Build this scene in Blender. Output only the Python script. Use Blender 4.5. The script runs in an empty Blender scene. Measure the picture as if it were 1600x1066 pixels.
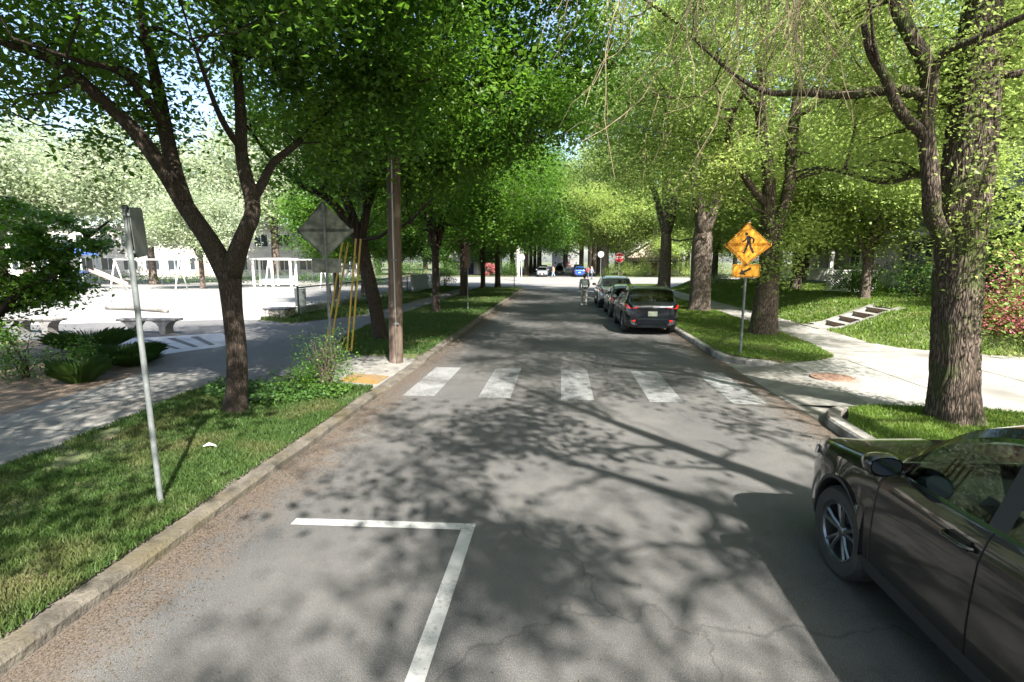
import bpy, math, random
import numpy as np
from mathutils import Vector, Matrix, Quaternion
PI = math.pi
random.seed(7)
RNG = np.random.default_rng(11)
scene = bpy.context.scene
COL = scene.collection

# ------------------------------------------------------------------ camera
CAM_H, HORIZ, VPX, FOC = 2.5, 408.0, 877.0, 800.0      # photo pixels (1600 x 1066)
PITCH = math.atan((533 - HORIZ) / FOC)
YAW = math.atan((VPX - 800) / FOC * math.cos(PITCH))
FWD = np.array([-math.sin(YAW) * math.cos(PITCH), math.cos(YAW) * math.cos(PITCH), -math.sin(PITCH)])
RGT = np.array([math.cos(YAW), math.sin(YAW), 0.0])
UPV = np.cross(RGT, FWD)
cd = bpy.data.cameras.new('camera')
cam = bpy.data.objects.new('camera', cd)
COL.objects.link(cam)
cam.location = (0, 0, CAM_H)
cam.rotation_euler = (PI / 2 - PITCH, 0, YAW)
cd.sensor_width = 36; cd.lens = 18.0
cd.clip_start = 0.05; cd.clip_end = 3000
scene.camera = cam

def at(px, py, Y):
    """world point on the photo ray of a pixel at street distance Y"""
    d = FWD + RGT * (px - 800) / FOC - UPV * (py - 533) / FOC
    return np.array([0, 0, CAM_H]) + d * (Y / d[1])

# ------------------------------------------------------------------ light
SUN_DIR = Vector((0.47, -0.88, 1.02)).normalized()
world = bpy.data.worlds.new("World"); scene.world = world
world.use_nodes = True
wn = world.node_tree
sky = wn.nodes.new('ShaderNodeTexSky'); sky.sky_type = 'NISHITA'; sky.sun_disc = False
sky.sun_elevation = math.asin(SUN_DIR.z)
sky.sun_rotation = math.atan2(SUN_DIR.x, SUN_DIR.y)
sky.dust_density = 2.0; sky.ozone_density = 1.0
bg = wn.nodes['Background']; bg.inputs['Strength'].default_value = 0.10
wn.links.new(sky.outputs[0], bg.inputs[0])
ld = bpy.data.lights.new('sun', 'SUN'); ld.energy = 5.0; ld.angle = math.radians(0.6); ld.color = (1.0, 0.955, 0.88)
lo = bpy.data.objects.new('sun', ld); COL.objects.link(lo)
lo.rotation_euler = SUN_DIR.to_track_quat('Z', 'Y').to_euler()
lo.location = (20, -30, 40)
scene.view_settings.view_transform = 'Standard'
scene.view_settings.look = 'None'
scene.view_settings.gamma = 1.0
scene.view_settings.exposure = 2.05
scene.cycles.max_bounces = 8
scene.cycles.transparent_max_bounces = 12
scene.cycles.transmission_bounces = 6
scene.cycles.diffuse_bounces = 4
scene.cycles.glossy_bounces = 3

# ------------------------------------------------------------------ materials
MATS = {}
def mat(name, col, rough=0.8, col2=None, scale=5.0, detail=4.0, bump=0.0, bscale=None, metal=0.0, stretch=(1, 1, 1),
        ramp=(0.35, 0.65), spec=0.5, coat=0.0, col3=None, scale3=1.0, ramp3=(0.5, 0.6), bdist=0.02):
    if name in MATS: return MATS[name]
    m = bpy.data.materials.new(name); m.use_nodes = True
    nt = m.node_tree; N = nt.nodes; L = nt.links
    p = N['Principled BSDF']
    p.inputs['Roughness'].default_value = rough
    p.inputs['Metallic'].default_value = metal
    p.inputs['Specular IOR Level'].default_value = spec
    p.inputs['Coat Weight'].default_value = coat
    p.inputs['Base Color'].default_value = (*col, 1)
    if col2 is not None or bump > 0:
        tc = N.new('ShaderNodeTexCoord'); mp = N.new('ShaderNodeMapping'); mp.inputs['Scale'].default_value = stretch
        L.new(tc.outputs['Object'], mp.inputs[0])
    if col2 is not None:
        nz = N.new('ShaderNodeTexNoise'); nz.inputs['Scale'].default_value = scale; nz.inputs['Detail'].default_value = detail
        nz.inputs['Roughness'].default_value = 0.62
        L.new(mp.outputs[0], nz.inputs['Vector'])
        r = N.new('ShaderNodeValToRGB'); r.color_ramp.elements[0].position = ramp[0]; r.color_ramp.elements[1].position = ramp[1]
        r.color_ramp.elements[0].color = (*col, 1); r.color_ramp.elements[1].color = (*col2, 1)
        L.new(nz.outputs['Fac'], r.inputs[0]); out = r.outputs[0]
        if col3 is not None:
            n3 = N.new('ShaderNodeTexNoise'); n3.inputs['Scale'].default_value = scale3; n3.inputs['Detail'].default_value = 5
            L.new(tc.outputs['Object'], n3.inputs['Vector'])
            r3 = N.new('ShaderNodeMapRange'); r3.inputs[1].default_value = ramp3[0]; r3.inputs[2].default_value = ramp3[1]
            L.new(n3.outputs['Fac'], r3.inputs[0])
            mx = N.new('ShaderNodeMix'); mx.data_type = 'RGBA'
            L.new(r3.outputs[0], mx.inputs[0]); L.new(out, mx.inputs[6]); mx.inputs[7].default_value = (*col3, 1)
            out = mx.outputs[2]
        L.new(out, p.inputs['Base Color'])
    if bump > 0:
        nb = N.new('ShaderNodeTexNoise'); nb.inputs['Scale'].default_value = bscale or scale; nb.inputs['Detail'].default_value = 5
        L.new(mp.outputs[0], nb.inputs['Vector'])
        b = N.new('ShaderNodeBump'); b.inputs['Strength'].default_value = bump; b.inputs['Distance'].default_value = bdist
        L.new(nb.outputs['Fac'], b.inputs['Height']); L.new(b.outputs[0], p.inputs['Normal'])
    MATS[name] = m
    return m

def leaf_mat(name, c1, c2, tr, trans=0.45, rough=0.45, patch=None, psc=0.7, prng=(0.45, 0.7)):
    """leaf: per-leaf colour change, light passing through"""
    m = bpy.data.materials.new(name); m.use_nodes = True
    nt = m.node_tree; N = nt.nodes; L = nt.links
    p = N['Principled BSDF']; p.inputs['Roughness'].default_value = rough; p.inputs['Specular IOR Level'].default_value = 0.35
    g = N.new('ShaderNodeNewGeometry')
    r = N.new('ShaderNodeValToRGB'); r.color_ramp.elements[0].color = (*c1, 1); r.color_ramp.elements[1].color = (*c2, 1)
    tc = N.new('ShaderNodeTexCoord'); nz = N.new('ShaderNodeTexNoise'); nz.inputs['Scale'].default_value = psc; nz.inputs['Detail'].default_value = 4
    L.new(tc.outputs['Object'], nz.inputs['Vector'])
    if patch is None: patch = tuple(c * k for c, k in zip(c2, (1.35, 1.15, 0.9)))
    m1 = N.new('ShaderNodeMapRange'); m1.inputs[1].default_value = prng[0]; m1.inputs[2].default_value = prng[1]; m1.inputs[4].default_value = 0.75
    L.new(nz.outputs['Fac'], m1.inputs[0])
    mp_ = N.new('ShaderNodeMix'); mp_.data_type = 'RGBA'; L.new(m1.outputs[0], mp_.inputs[0]); L.new(r.outputs[0], mp_.inputs[6]); mp_.inputs[7].default_value = (*patch, 1)
    L.new(g.outputs['Random Per Island'], r.inputs[0]); L.new(mp_.outputs[2], p.inputs['Base Color'])
    t = N.new('ShaderNodeBsdfTranslucent')
    mx = N.new('ShaderNodeMix'); mx.data_type = 'RGBA'; mx.inputs[0].default_value = 0.6
    L.new(mp_.outputs[2], mx.inputs[6]); mx.inputs[7].default_value = (*tr, 1)
    L.new(mx.outputs[2], t.inputs['Color'])
    ms = N.new('ShaderNodeMixShader'); ms.inputs[0].default_value = trans
    L.new(p.outputs[0], ms.inputs[1]); L.new(t.outputs[0], ms.inputs[2])
    L.new(ms.outputs[0], N['Material Output'].inputs[0])
    return m

def glass_mat(name, tint, gl=0.06):
    m = bpy.data.materials.new(name); m.use_nodes = True
    nt = m.node_tree; N = nt.nodes; L = nt.links
    for n in list(N):
        if n.type == 'BSDF_PRINCIPLED': N.remove(n)
    t = N.new('ShaderNodeBsdfTransparent'); t.inputs[0].default_value = (*tint, 1)
    gs = N.new('ShaderNodeBsdfGlossy'); gs.inputs['Roughness'].default_value = 0.02; gs.inputs['Color'].default_value = (0.9, 0.95, 1, 1)
    lw = N.new('ShaderNodeLayerWeight'); lw.inputs[0].default_value = 0.5
    pw = N.new('ShaderNodeMath'); pw.operation = 'POWER'; pw.inputs[1].default_value = 3.5; L.new(lw.outputs['Facing'], pw.inputs[0])
    fr = N.new('ShaderNodeMath'); fr.operation = 'MULTIPLY_ADD'; fr.inputs[1].default_value = 0.8; fr.inputs[2].default_value = 0.045; L.new(pw.outputs[0], fr.inputs[0])
    ms = N.new('ShaderNodeMixShader')
    L.new(fr.outputs[0], ms.inputs[0]); L.new(t.outputs[0], ms.inputs[1]); L.new(gs.outputs[0], ms.inputs[2])
    L.new(ms.outputs[0], N['Material Output'].inputs[0])
    MATS[name] = m
    return m

def bark_mat(name, dark, light, moss=None, sc=1.0):
    m = bpy.data.materials.new(name); m.use_nodes = True
    nt = m.node_tree; N = nt.nodes; L = nt.links
    p = N['Principled BSDF']; p.inputs['Roughness'].default_value = 0.9; p.inputs['Specular IOR Level'].default_value = 0.2
    tc = N.new('ShaderNodeTexCoord'); mp = N.new('ShaderNodeMapping'); mp.inputs['Scale'].default_value = (1, 1, 0.16)
    L.new(tc.outputs['Object'], mp.inputs[0])
    n0 = N.new('ShaderNodeTexNoise'); n0.inputs['Scale'].default_value = 3 * sc; n0.inputs['Detail'].default_value = 3
    L.new(mp.outputs[0], n0.inputs['Vector'])
    ad = N.new('ShaderNodeVectorMath'); ad.operation = 'MULTIPLY_ADD'; ad.inputs[1].default_value = (0.25, 0.25, 0.25)
    L.new(n0.outputs['Color'], ad.inputs[0]); L.new(mp.outputs[0], ad.inputs[2])
    v = N.new('ShaderNodeTexVoronoi'); v.feature = 'DISTANCE_TO_EDGE'; v.inputs['Scale'].default_value = 30 * sc
    L.new(ad.outputs[0], v.inputs['Vector'])
    n1 = N.new('ShaderNodeTexNoise'); n1.inputs['Scale'].default_value = 30 * sc; n1.inputs['Detail'].default_value = 6
    L.new(mp.outputs[0], n1.inputs['Vector'])
    mr = N.new('ShaderNodeMapRange'); mr.inputs[2].default_value = 0.28
    L.new(v.outputs['Distance'], mr.inputs[0])
    ma = N.new('ShaderNodeMath'); ma.operation = 'MULTIPLY'
    L.new(mr.outputs[0], ma.inputs[0]); L.new(n1.outputs['Fac'], ma.inputs[1])
    r = N.new('ShaderNodeValToRGB'); r.color_ramp.elements[0].position = 0.02; r.color_ramp.elements[1].position = 0.5
    r.color_ramp.elements[0].color = (*dark, 1); r.color_ramp.elements[1].color = (*light, 1)
    L.new(ma.outputs[0], r.inputs[0]); out = r.outputs[0]
    if moss:
        n3 = N.new('ShaderNodeTexNoise'); n3.inputs['Scale'].default_value = 2.2; n3.inputs['Detail'].default_value = 6
        L.new(tc.outputs['Object'], n3.inputs['Vector'])
        r3 = N.new('ShaderNodeMapRange'); r3.inputs[1].default_value = 0.5; r3.inputs[2].default_value = 0.66
        r3.inputs[4].default_value = 0.75
        L.new(n3.outputs['Fac'], r3.inputs[0])
        mx = N.new('ShaderNodeMix'); mx.data_type = 'RGBA'; L.new(r3.outputs[0], mx.inputs[0])
        L.new(out, mx.inputs[6]); mx.inputs[7].default_value = (*moss, 1); out = mx.outputs[2]
    L.new(out, p.inputs['Base Color'])
    b = N.new('ShaderNodeBump'); b.inputs['Strength'].default_value = 0.9; b.inputs['Distance'].default_value = 0.03
    L.new(ma.outputs[0], b.inputs['Height']); L.new(b.outputs[0], p.inputs['Normal'])
    return m

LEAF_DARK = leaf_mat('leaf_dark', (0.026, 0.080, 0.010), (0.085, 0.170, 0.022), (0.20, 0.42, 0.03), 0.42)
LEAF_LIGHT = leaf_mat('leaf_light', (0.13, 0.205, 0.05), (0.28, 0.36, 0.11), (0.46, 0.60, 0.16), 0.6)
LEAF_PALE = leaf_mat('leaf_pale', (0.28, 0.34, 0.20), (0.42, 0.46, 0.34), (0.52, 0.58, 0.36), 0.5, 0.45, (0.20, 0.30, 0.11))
LEAF_BUSH = leaf_mat('leaf_bush', (0.025, 0.07, 0.014), (0.07, 0.14, 0.03), (0.14, 0.28, 0.04), 0.35)
LEAF_LIME = leaf_mat('leaf_lime', (0.15, 0.27, 0.03), (0.25, 0.36, 0.06), (0.4, 0.5, 0.08), 0.45)
LEAF_RED = leaf_mat('leaf_red', (0.30, 0.085, 0.10), (0.48, 0.18, 0.19), (0.6, 0.22, 0.2), 0.4)
LEAF_PLUM = leaf_mat('leaf_plum', (0.05, 0.012, 0.025), (0.10, 0.03, 0.05), (0.2, 0.05, 0.07), 0.35)
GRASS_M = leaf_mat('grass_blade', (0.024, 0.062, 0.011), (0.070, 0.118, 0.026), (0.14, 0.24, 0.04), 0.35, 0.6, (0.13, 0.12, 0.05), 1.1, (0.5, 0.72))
GRASS_S = leaf_mat('grass_blade_sunny', (0.07, 0.14, 0.018), (0.16, 0.23, 0.045), (0.26, 0.4, 0.06), 0.38, 0.5, (0.24, 0.24, 0.09), 1.0, (0.52, 0.72))  # lighter copy of the grass, sunlight put into the blade colour
BARK_D = bark_mat('bark_dark', (0.022, 0.017, 0.013), (0.075, 0.056, 0.043), None, 1.7)
BARK_E = bark_mat('bark_elm', (0.026, 0.020, 0.016), (0.145, 0.11, 0.085), (0.055, 0.07, 0.022), 1.1)
BARK_E2 = bark_mat('bark_elm_grey', (0.05, 0.04, 0.034), (0.22, 0.175, 0.145), None, 1.1)
TWIG = mat('twig', (0.26, 0.20, 0.13), 0.9)
TWIG_D = mat('twig_dark', (0.06, 0.045, 0.032), 0.9)
POLEWOOD = mat('pole_wood', (0.045, 0.030, 0.022), 0.92, (0.13, 0.09, 0.065), 14, 6, 0.9, 22, stretch=(1, 1, 0.05), col3=(0.17, 0.125, 0.10), scale3=2.5, ramp3=(0.55, 0.7))
GALV = mat('galvanised_steel', (0.095, 0.107, 0.107), 0.6, (0.155, 0.168, 0.165), 9, metal=0.15)
SIGNBACK = mat('sign_back_aluminium', (0.085, 0.095, 0.09), 0.6, (0.13, 0.14, 0.13), 6, metal=0.2)
DARKMETAL = mat('dark_metal', (0.03, 0.035, 0.035), 0.5, metal=0.3)
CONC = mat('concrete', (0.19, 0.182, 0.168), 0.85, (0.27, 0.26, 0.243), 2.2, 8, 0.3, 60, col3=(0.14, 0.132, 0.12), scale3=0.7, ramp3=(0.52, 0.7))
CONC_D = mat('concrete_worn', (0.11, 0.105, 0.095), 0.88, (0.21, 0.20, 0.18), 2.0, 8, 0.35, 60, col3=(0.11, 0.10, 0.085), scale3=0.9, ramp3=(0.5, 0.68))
WHITE = mat('white_paint', (0.72, 0.72, 0.70), 0.6, (0.8, 0.8, 0.78), 3)
RUBBER = mat('tyre_rubber', (0.018, 0.018, 0.02), 0.75, (0.032, 0.031, 0.03), 12)
PLASTIC = mat('black_plastic', (0.022, 0.023, 0.025), 0.55)
CHROME = mat('chrome', (0.6, 0.62, 0.65), 0.18, metal=1.0)
RIM = mat('rim_alloy', (0.20, 0.21, 0.23), 0.3, metal=0.9)
GLASS = glass_mat('car_glass', (0.42, 0.5, 0.47))
GLASS_D = glass_mat('car_glass_dark', (0.12, 0.14, 0.15))
HOUSEGLASS = mat('house_glass', (0.03, 0.04, 0.05), 0.08, spec=0.8)
RED_LENS = mat('red_lens', (0.55, 0.015, 0.012), 0.15, coat=0.8)
HEAD_LENS = mat('headlight_lens', (0.45, 0.47, 0.5), 0.1, metal=0.5, coat=0.8)
SEAT = mat('seat_cloth', (0.035, 0.035, 0.038), 0.8)

# ------------------------------------------------------------------ mesh helpers
def tag(o, label=None, cat=None, group=None, kind=None):
    if label: o['label'] = label
    if cat: o['category'] = cat
    if group: o['group'] = group
    if kind: o['kind'] = kind
    return o

def link(o, parent=None):
    COL.objects.link(o)
    if parent is not None: o.parent = parent
    return o

def empty(name, loc=(0, 0, 0), rz=0.0, parent=None):
    o = bpy.data.objects.new(name, None); o.location = loc; o.rotation_euler = (0, 0, rz); o.empty_display_size = 0.3
    return link(o, parent)

def raw(name, V, F, material, parent=None, smooth=False, sharp=None):
    """V: n x 3 array, F: m x k array of equal faces or list"""
    me = bpy.data.meshes.new(name)
    V = np.asarray(V, dtype=np.float32)
    if isinstance(F, np.ndarray):
        k = F.shape[1]; m = F.shape[0]
        me.vertices.add(len(V)); me.vertices.foreach_set('co', V.ravel())
        me.loops.add(m * k); me.loops.foreach_set('vertex_index', F.astype(np.int32).ravel())
        me.polygons.add(m)
        me.polygons.foreach_set('loop_start', (np.arange(m) * k).astype(np.int32))
        me.polygons.foreach_set('loop_total', np.full(m, k, dtype=np.int32))
        me.update(calc_edges=True)
    else:
        me.from_pydata([tuple(map(float, v)) for v in V], [], F)
        me.update()
    me.materials.append(material)
    if smooth:
        me.polygons.foreach_set('use_smooth', np.ones(len(me.polygons), dtype=bool))
        if sharp:
            try: me.set_sharp_from_angle(angle=math.radians(sharp))
            except Exception: pass
    o = bpy.data.objects.new(name, me)
    return link(o, parent)

class MB:
    """collects shapes and links them as one mesh"""
    def __init__(s): s.V = []; s.F = []; s.n = 0; s.M = []; s.cur = 0
    def add(s, V, F):
        V = [tuple(map(float, v)) for v in V]
        s.V += V; s.F += [tuple(int(i) + s.n for i in f) for f in F]; s.M += [s.cur] * len(F); s.n += len(V); return s
    def box(s, x0, x1, y0, y1, z0, z1):
        return s.add([(x0, y0, z0), (x1, y0, z0), (x1, y1, z0), (x0, y1, z0), (x0, y0, z1), (x1, y0, z1), (x1, y1, z1), (x0, y1, z1)],
                     [(0, 3, 2, 1), (4, 5, 6, 7), (0, 1, 5, 4), (1, 2, 6, 5), (2, 3, 7, 6), (3, 0, 4, 7)])
    def bbox(s, x0, x1, y0, y1, z0, z1, b=0.01):
        """box with all edges bevelled"""
        V = []; F = []
        for (ax) in range(1):
            pass
        xs = (x0, x1); ys = (y0, y1); zs = (z0, z1); idx = {}
        for i in (0, 1):
            for j in (0, 1):
                for k in (0, 1):
                    si = b if i == 0 else -b; sj = b if j == 0 else -b; sk = b if k == 0 else -b
                    idx[i, j, k, 0] = len(V); V.append((xs[i], ys[j] + sj, zs[k] + sk))
                    idx[i, j, k, 1] = len(V); V.append((xs[i] + si, ys[j], zs[k] + sk))
                    idx[i, j, k, 2] = len(V); V.append((xs[i] + si, ys[j] + sj, zs[k]))
        for i in (0, 1):
            f = [idx[i, 0, 0, 0], idx[i, 1, 0, 0], idx[i, 1, 1, 0], idx[i, 0, 1, 0]]; F.append(f if i else f[::-1])
            f = [idx[0, i, 0, 1], idx[0, i, 1, 1], idx[1, i, 1, 1], idx[1, i, 0, 1]]; F.append(f if i else f[::-1])
            f = [idx[0, 0, i, 2], idx[1, 0, i, 2], idx[1, 1, i, 2], idx[0, 1, i, 2]]; F.append(f if i else f[::-1])
        for i in (0, 1):
            for j in (0, 1):
                f = [idx[i, j, 0, 0], idx[i, j, 1, 0], idx[i, j, 1, 1], idx[i, j, 0, 1]]; F.append(f)
                f = [idx[i, 0, j, 0], idx[i, 1, j, 0], idx[i, 1, j, 2], idx[i, 0, j, 2]]; F.append(f)
                f = [idx[0, i, j, 1], idx[1, i, j, 1], idx[1, i, j, 2], idx[0, i, j, 2]]; F.append(f)
                for k in (0, 1):
                    F.append([idx[i, j, k, 0], idx[i, j, k, 1], idx[i, j, k, 2]])
        return s.add(V, F)
    def prism(s, poly, z0, z1):
        n = len(poly)
        a = sum(poly[i][0] * poly[(i + 1) % n][1] - poly[(i + 1) % n][0] * poly[i][1] for i in range(n))
        if a < 0: poly = poly[::-1]
        V = [(p[0], p[1], z0) for p in poly] + [(p[0], p[1], z1) for p in poly]
        return s.add(V, [tuple(range(n, 2 * n)), tuple(range(n - 1, -1, -1))] + [(i, (i + 1) % n, (i + 1) % n + n, i + n) for i in range(n)])
    def vprism(s, poly, y0, y1):
        """polygon in x-z, thickness along y"""
        n = len(poly)
        V = [(p[0], y0, p[1]) for p in poly] + [(p[0], y1, p[1]) for p in poly]
        return s.add(V, [tuple(range(n)), tuple(range(2 * n - 1, n - 1, -1))] + [(i, i + n, (i + 1) % n + n, (i + 1) % n) for i in range(n)])
    def sheet(s, poly, z):
        n = len(poly)
        a = sum(poly[i][0] * poly[(i + 1) % n][1] - poly[(i + 1) % n][0] * poly[i][1] for i in range(n))
        if a < 0: poly = poly[::-1]
        return s.add([(p[0], p[1], p[2] if len(p) > 2 else z) for p in poly], [tuple(range(n))])
    def tube(s, P, R, n=8, cap=True):
        V, F = tube_vf(P, R, n, cap); return s.add(V, F)
    def lathe(s, prof, n=32, axis='z', c=(0, 0, 0)):
        V = []; F = []; m = len(prof)
        for i in range(n):
            a = 2 * PI * i / n; ca, sa = math.cos(a), math.sin(a)
            for (r, h) in prof:
                if axis == 'z': V.append((c[0] + r * ca, c[1] + r * sa, c[2] + h))
                else: V.append((c[0] + h, c[1] + r * ca, c[2] + r * sa))
        for i in range(n):
            j = (i + 1) % n
            for k in range(m - 1): F.append((i * m + k, j * m + k, j * m + k + 1, i * m + k + 1))
        return s.add(V, F)
    def build(s, name, material, parent=None, smooth=False, sharp=None):
        me = bpy.data.meshes.new(name); me.from_pydata(s.V, [], s.F); me.update()
        ms = material if isinstance(material, (list, tuple)) else [material]
        for m in ms: me.materials.append(m)
        if len(ms) > 1: me.polygons.foreach_set('material_index', s.M)
        if smooth:
            me.polygons.foreach_set('use_smooth', np.ones(len(me.polygons), dtype=bool))
            if sharp:
                try: me.set_sharp_from_angle(angle=math.radians(sharp))
                except Exception: pass
        return link(bpy.data.objects.new(name, me), parent)

def tube_vf(P, R, n=8, cap=True, jitter=None):
    P = np.asarray(P, float); m = len(P)
    R = np.full(m, R, float) if np.isscalar(R) else np.asarray(R, float)
    T = np.gradient(P, axis=0); T /= (np.linalg.norm(T, axis=1, keepdims=True) + 1e-9)
    a = np.array([1.0, 0, 0]) if abs(T[0][0]) < 0.8 else np.array([0, 1.0, 0])
    U = np.cross(T[0], a); U /= np.linalg.norm(U)
    ang = np.arange(n) * 2 * PI / n
    V = []
    for i in range(m):
        U = U - T[i] * (U @ T[i]); U /= (np.linalg.norm(U) + 1e-9); W = np.cross(T[i], U)
        rr = R[i] if jitter is None else R[i] * jitter(i / (m - 1), ang, P[i][2])[:, None]
        V.append(P[i] + (np.cos(ang)[:, None] * U + np.sin(ang)[:, None] * W) * rr)
    V = np.concatenate(V)
    F = []
    for i in range(m - 1):
        for j in range(n):
            k = (j + 1) % n
            F.append((i * n + j, i * n + k, (i + 1) * n + k, (i + 1) * n + j))
    if cap:
        F.append(tuple(range(n - 1, -1, -1))); F.append(tuple((m - 1) * n + j for j in range(n)))
    return V, F

def smooth_line(P, k=5):
    """Catmull-Rom through rows (any number of columns)"""
    P = np.asarray(P, float); Q = np.vstack([2 * P[0] - P[1], P, 2 * P[-1] - P[-2]]); out = []
    for i in range(1, len(Q) - 2):
        for t in np.linspace(0, 1, k, endpoint=False):
            out.append(0.5 * ((2 * Q[i]) + (-Q[i - 1] + Q[i + 1]) * t + (2 * Q[i - 1] - 5 * Q[i] + 4 * Q[i + 1] - Q[i + 2]) * t * t
                              + (-Q[i - 1] + 3 * Q[i] - 3 * Q[i + 1] + Q[i + 2]) * t ** 3))
    out.append(P[-1]); return np.array(out)

def inpoly(P, poly):
    x, y = P[:, 0], P[:, 1]; ins = np.zeros(len(P), bool); n = len(poly)
    for i in range(n):
        x0, y0 = poly[i][:2]; x1, y1 = poly[(i + 1) % n][:2]
        c = ((y0 > y) != (y1 > y)) & (x < (x1 - x0) * (y - y0) / ((y1 - y0) + 1e-12) + x0)
        ins ^= c
    return ins

def sweep(mb, path, w, h, z0=0.0, side=1, bev=0.025, zs=None):
    """kerb: profile from the road face outwards along a polyline (x,y)"""
    P = np.asarray(path, float); T = np.gradient(P, axis=0); T /= np.linalg.norm(T, axis=1, keepdims=True)
    Nn = np.stack([T[:, 1], -T[:, 0]], 1) * side
    m = len(P); V = []
    for i in range(m):
        hh = h if zs is None else zs[i]
        prof = [(0.0, z0 - 0.12), (0.005, z0 + hh - bev), (bev, z0 + hh), (w, z0 + hh), (w, z0 - 0.12)]
        for (d, z) in prof: V.append((P[i][0] + Nn[i][0] * d, P[i][1] + Nn[i][1] * d, z))
    F = []
    for i in range(m - 1):
        for k in range(4):
            f = (i * 5 + k, (i + 1) * 5 + k, (i + 1) * 5 + k + 1, i * 5 + k + 1)
            F.append(f)
    F.append((0, 1, 2, 3, 4)); F.append(tuple((m - 1) * 5 + k for k in (4, 3, 2, 1, 0)))
    mb.add(V, F)

# ------------------------------------------------------------------ leaves
def leaf_vf(C, size, droop=0.2, up=0.6, wid=0.55, rng=RNG, out=None):
    n = len(C)
    A = rng.normal(size=(n, 3)); A[:, 2] = A[:, 2] * 0.5 - droop
    if out is not None: A += out
    A /= np.linalg.norm(A, axis=1, keepdims=True)
    Nn = rng.normal(size=(n, 3)); Nn[:, 2] += up * np.sign(Nn[:, 2] + 0.3) * 1.5
    B = np.cross(Nn, A); B /= (np.linalg.norm(B, axis=1, keepdims=True) + 1e-9)
    Nn = np.cross(A, B)
    L = size * (0.5 + 0.95 * rng.random((n, 1)) ** 1.3); W = L * wid * rng.uniform(0.8, 1.2, (n, 1)) * 0.5
    V = np.stack([C, C + A * L * 0.45 + B * W + Nn * W * 0.35, C + A * L, C + A * L * 0.45 - B * W + Nn * W * 0.35], 1).reshape(-1, 3)
    F = np.arange(4 * n).reshape(n, 4)
    return V, F

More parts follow.
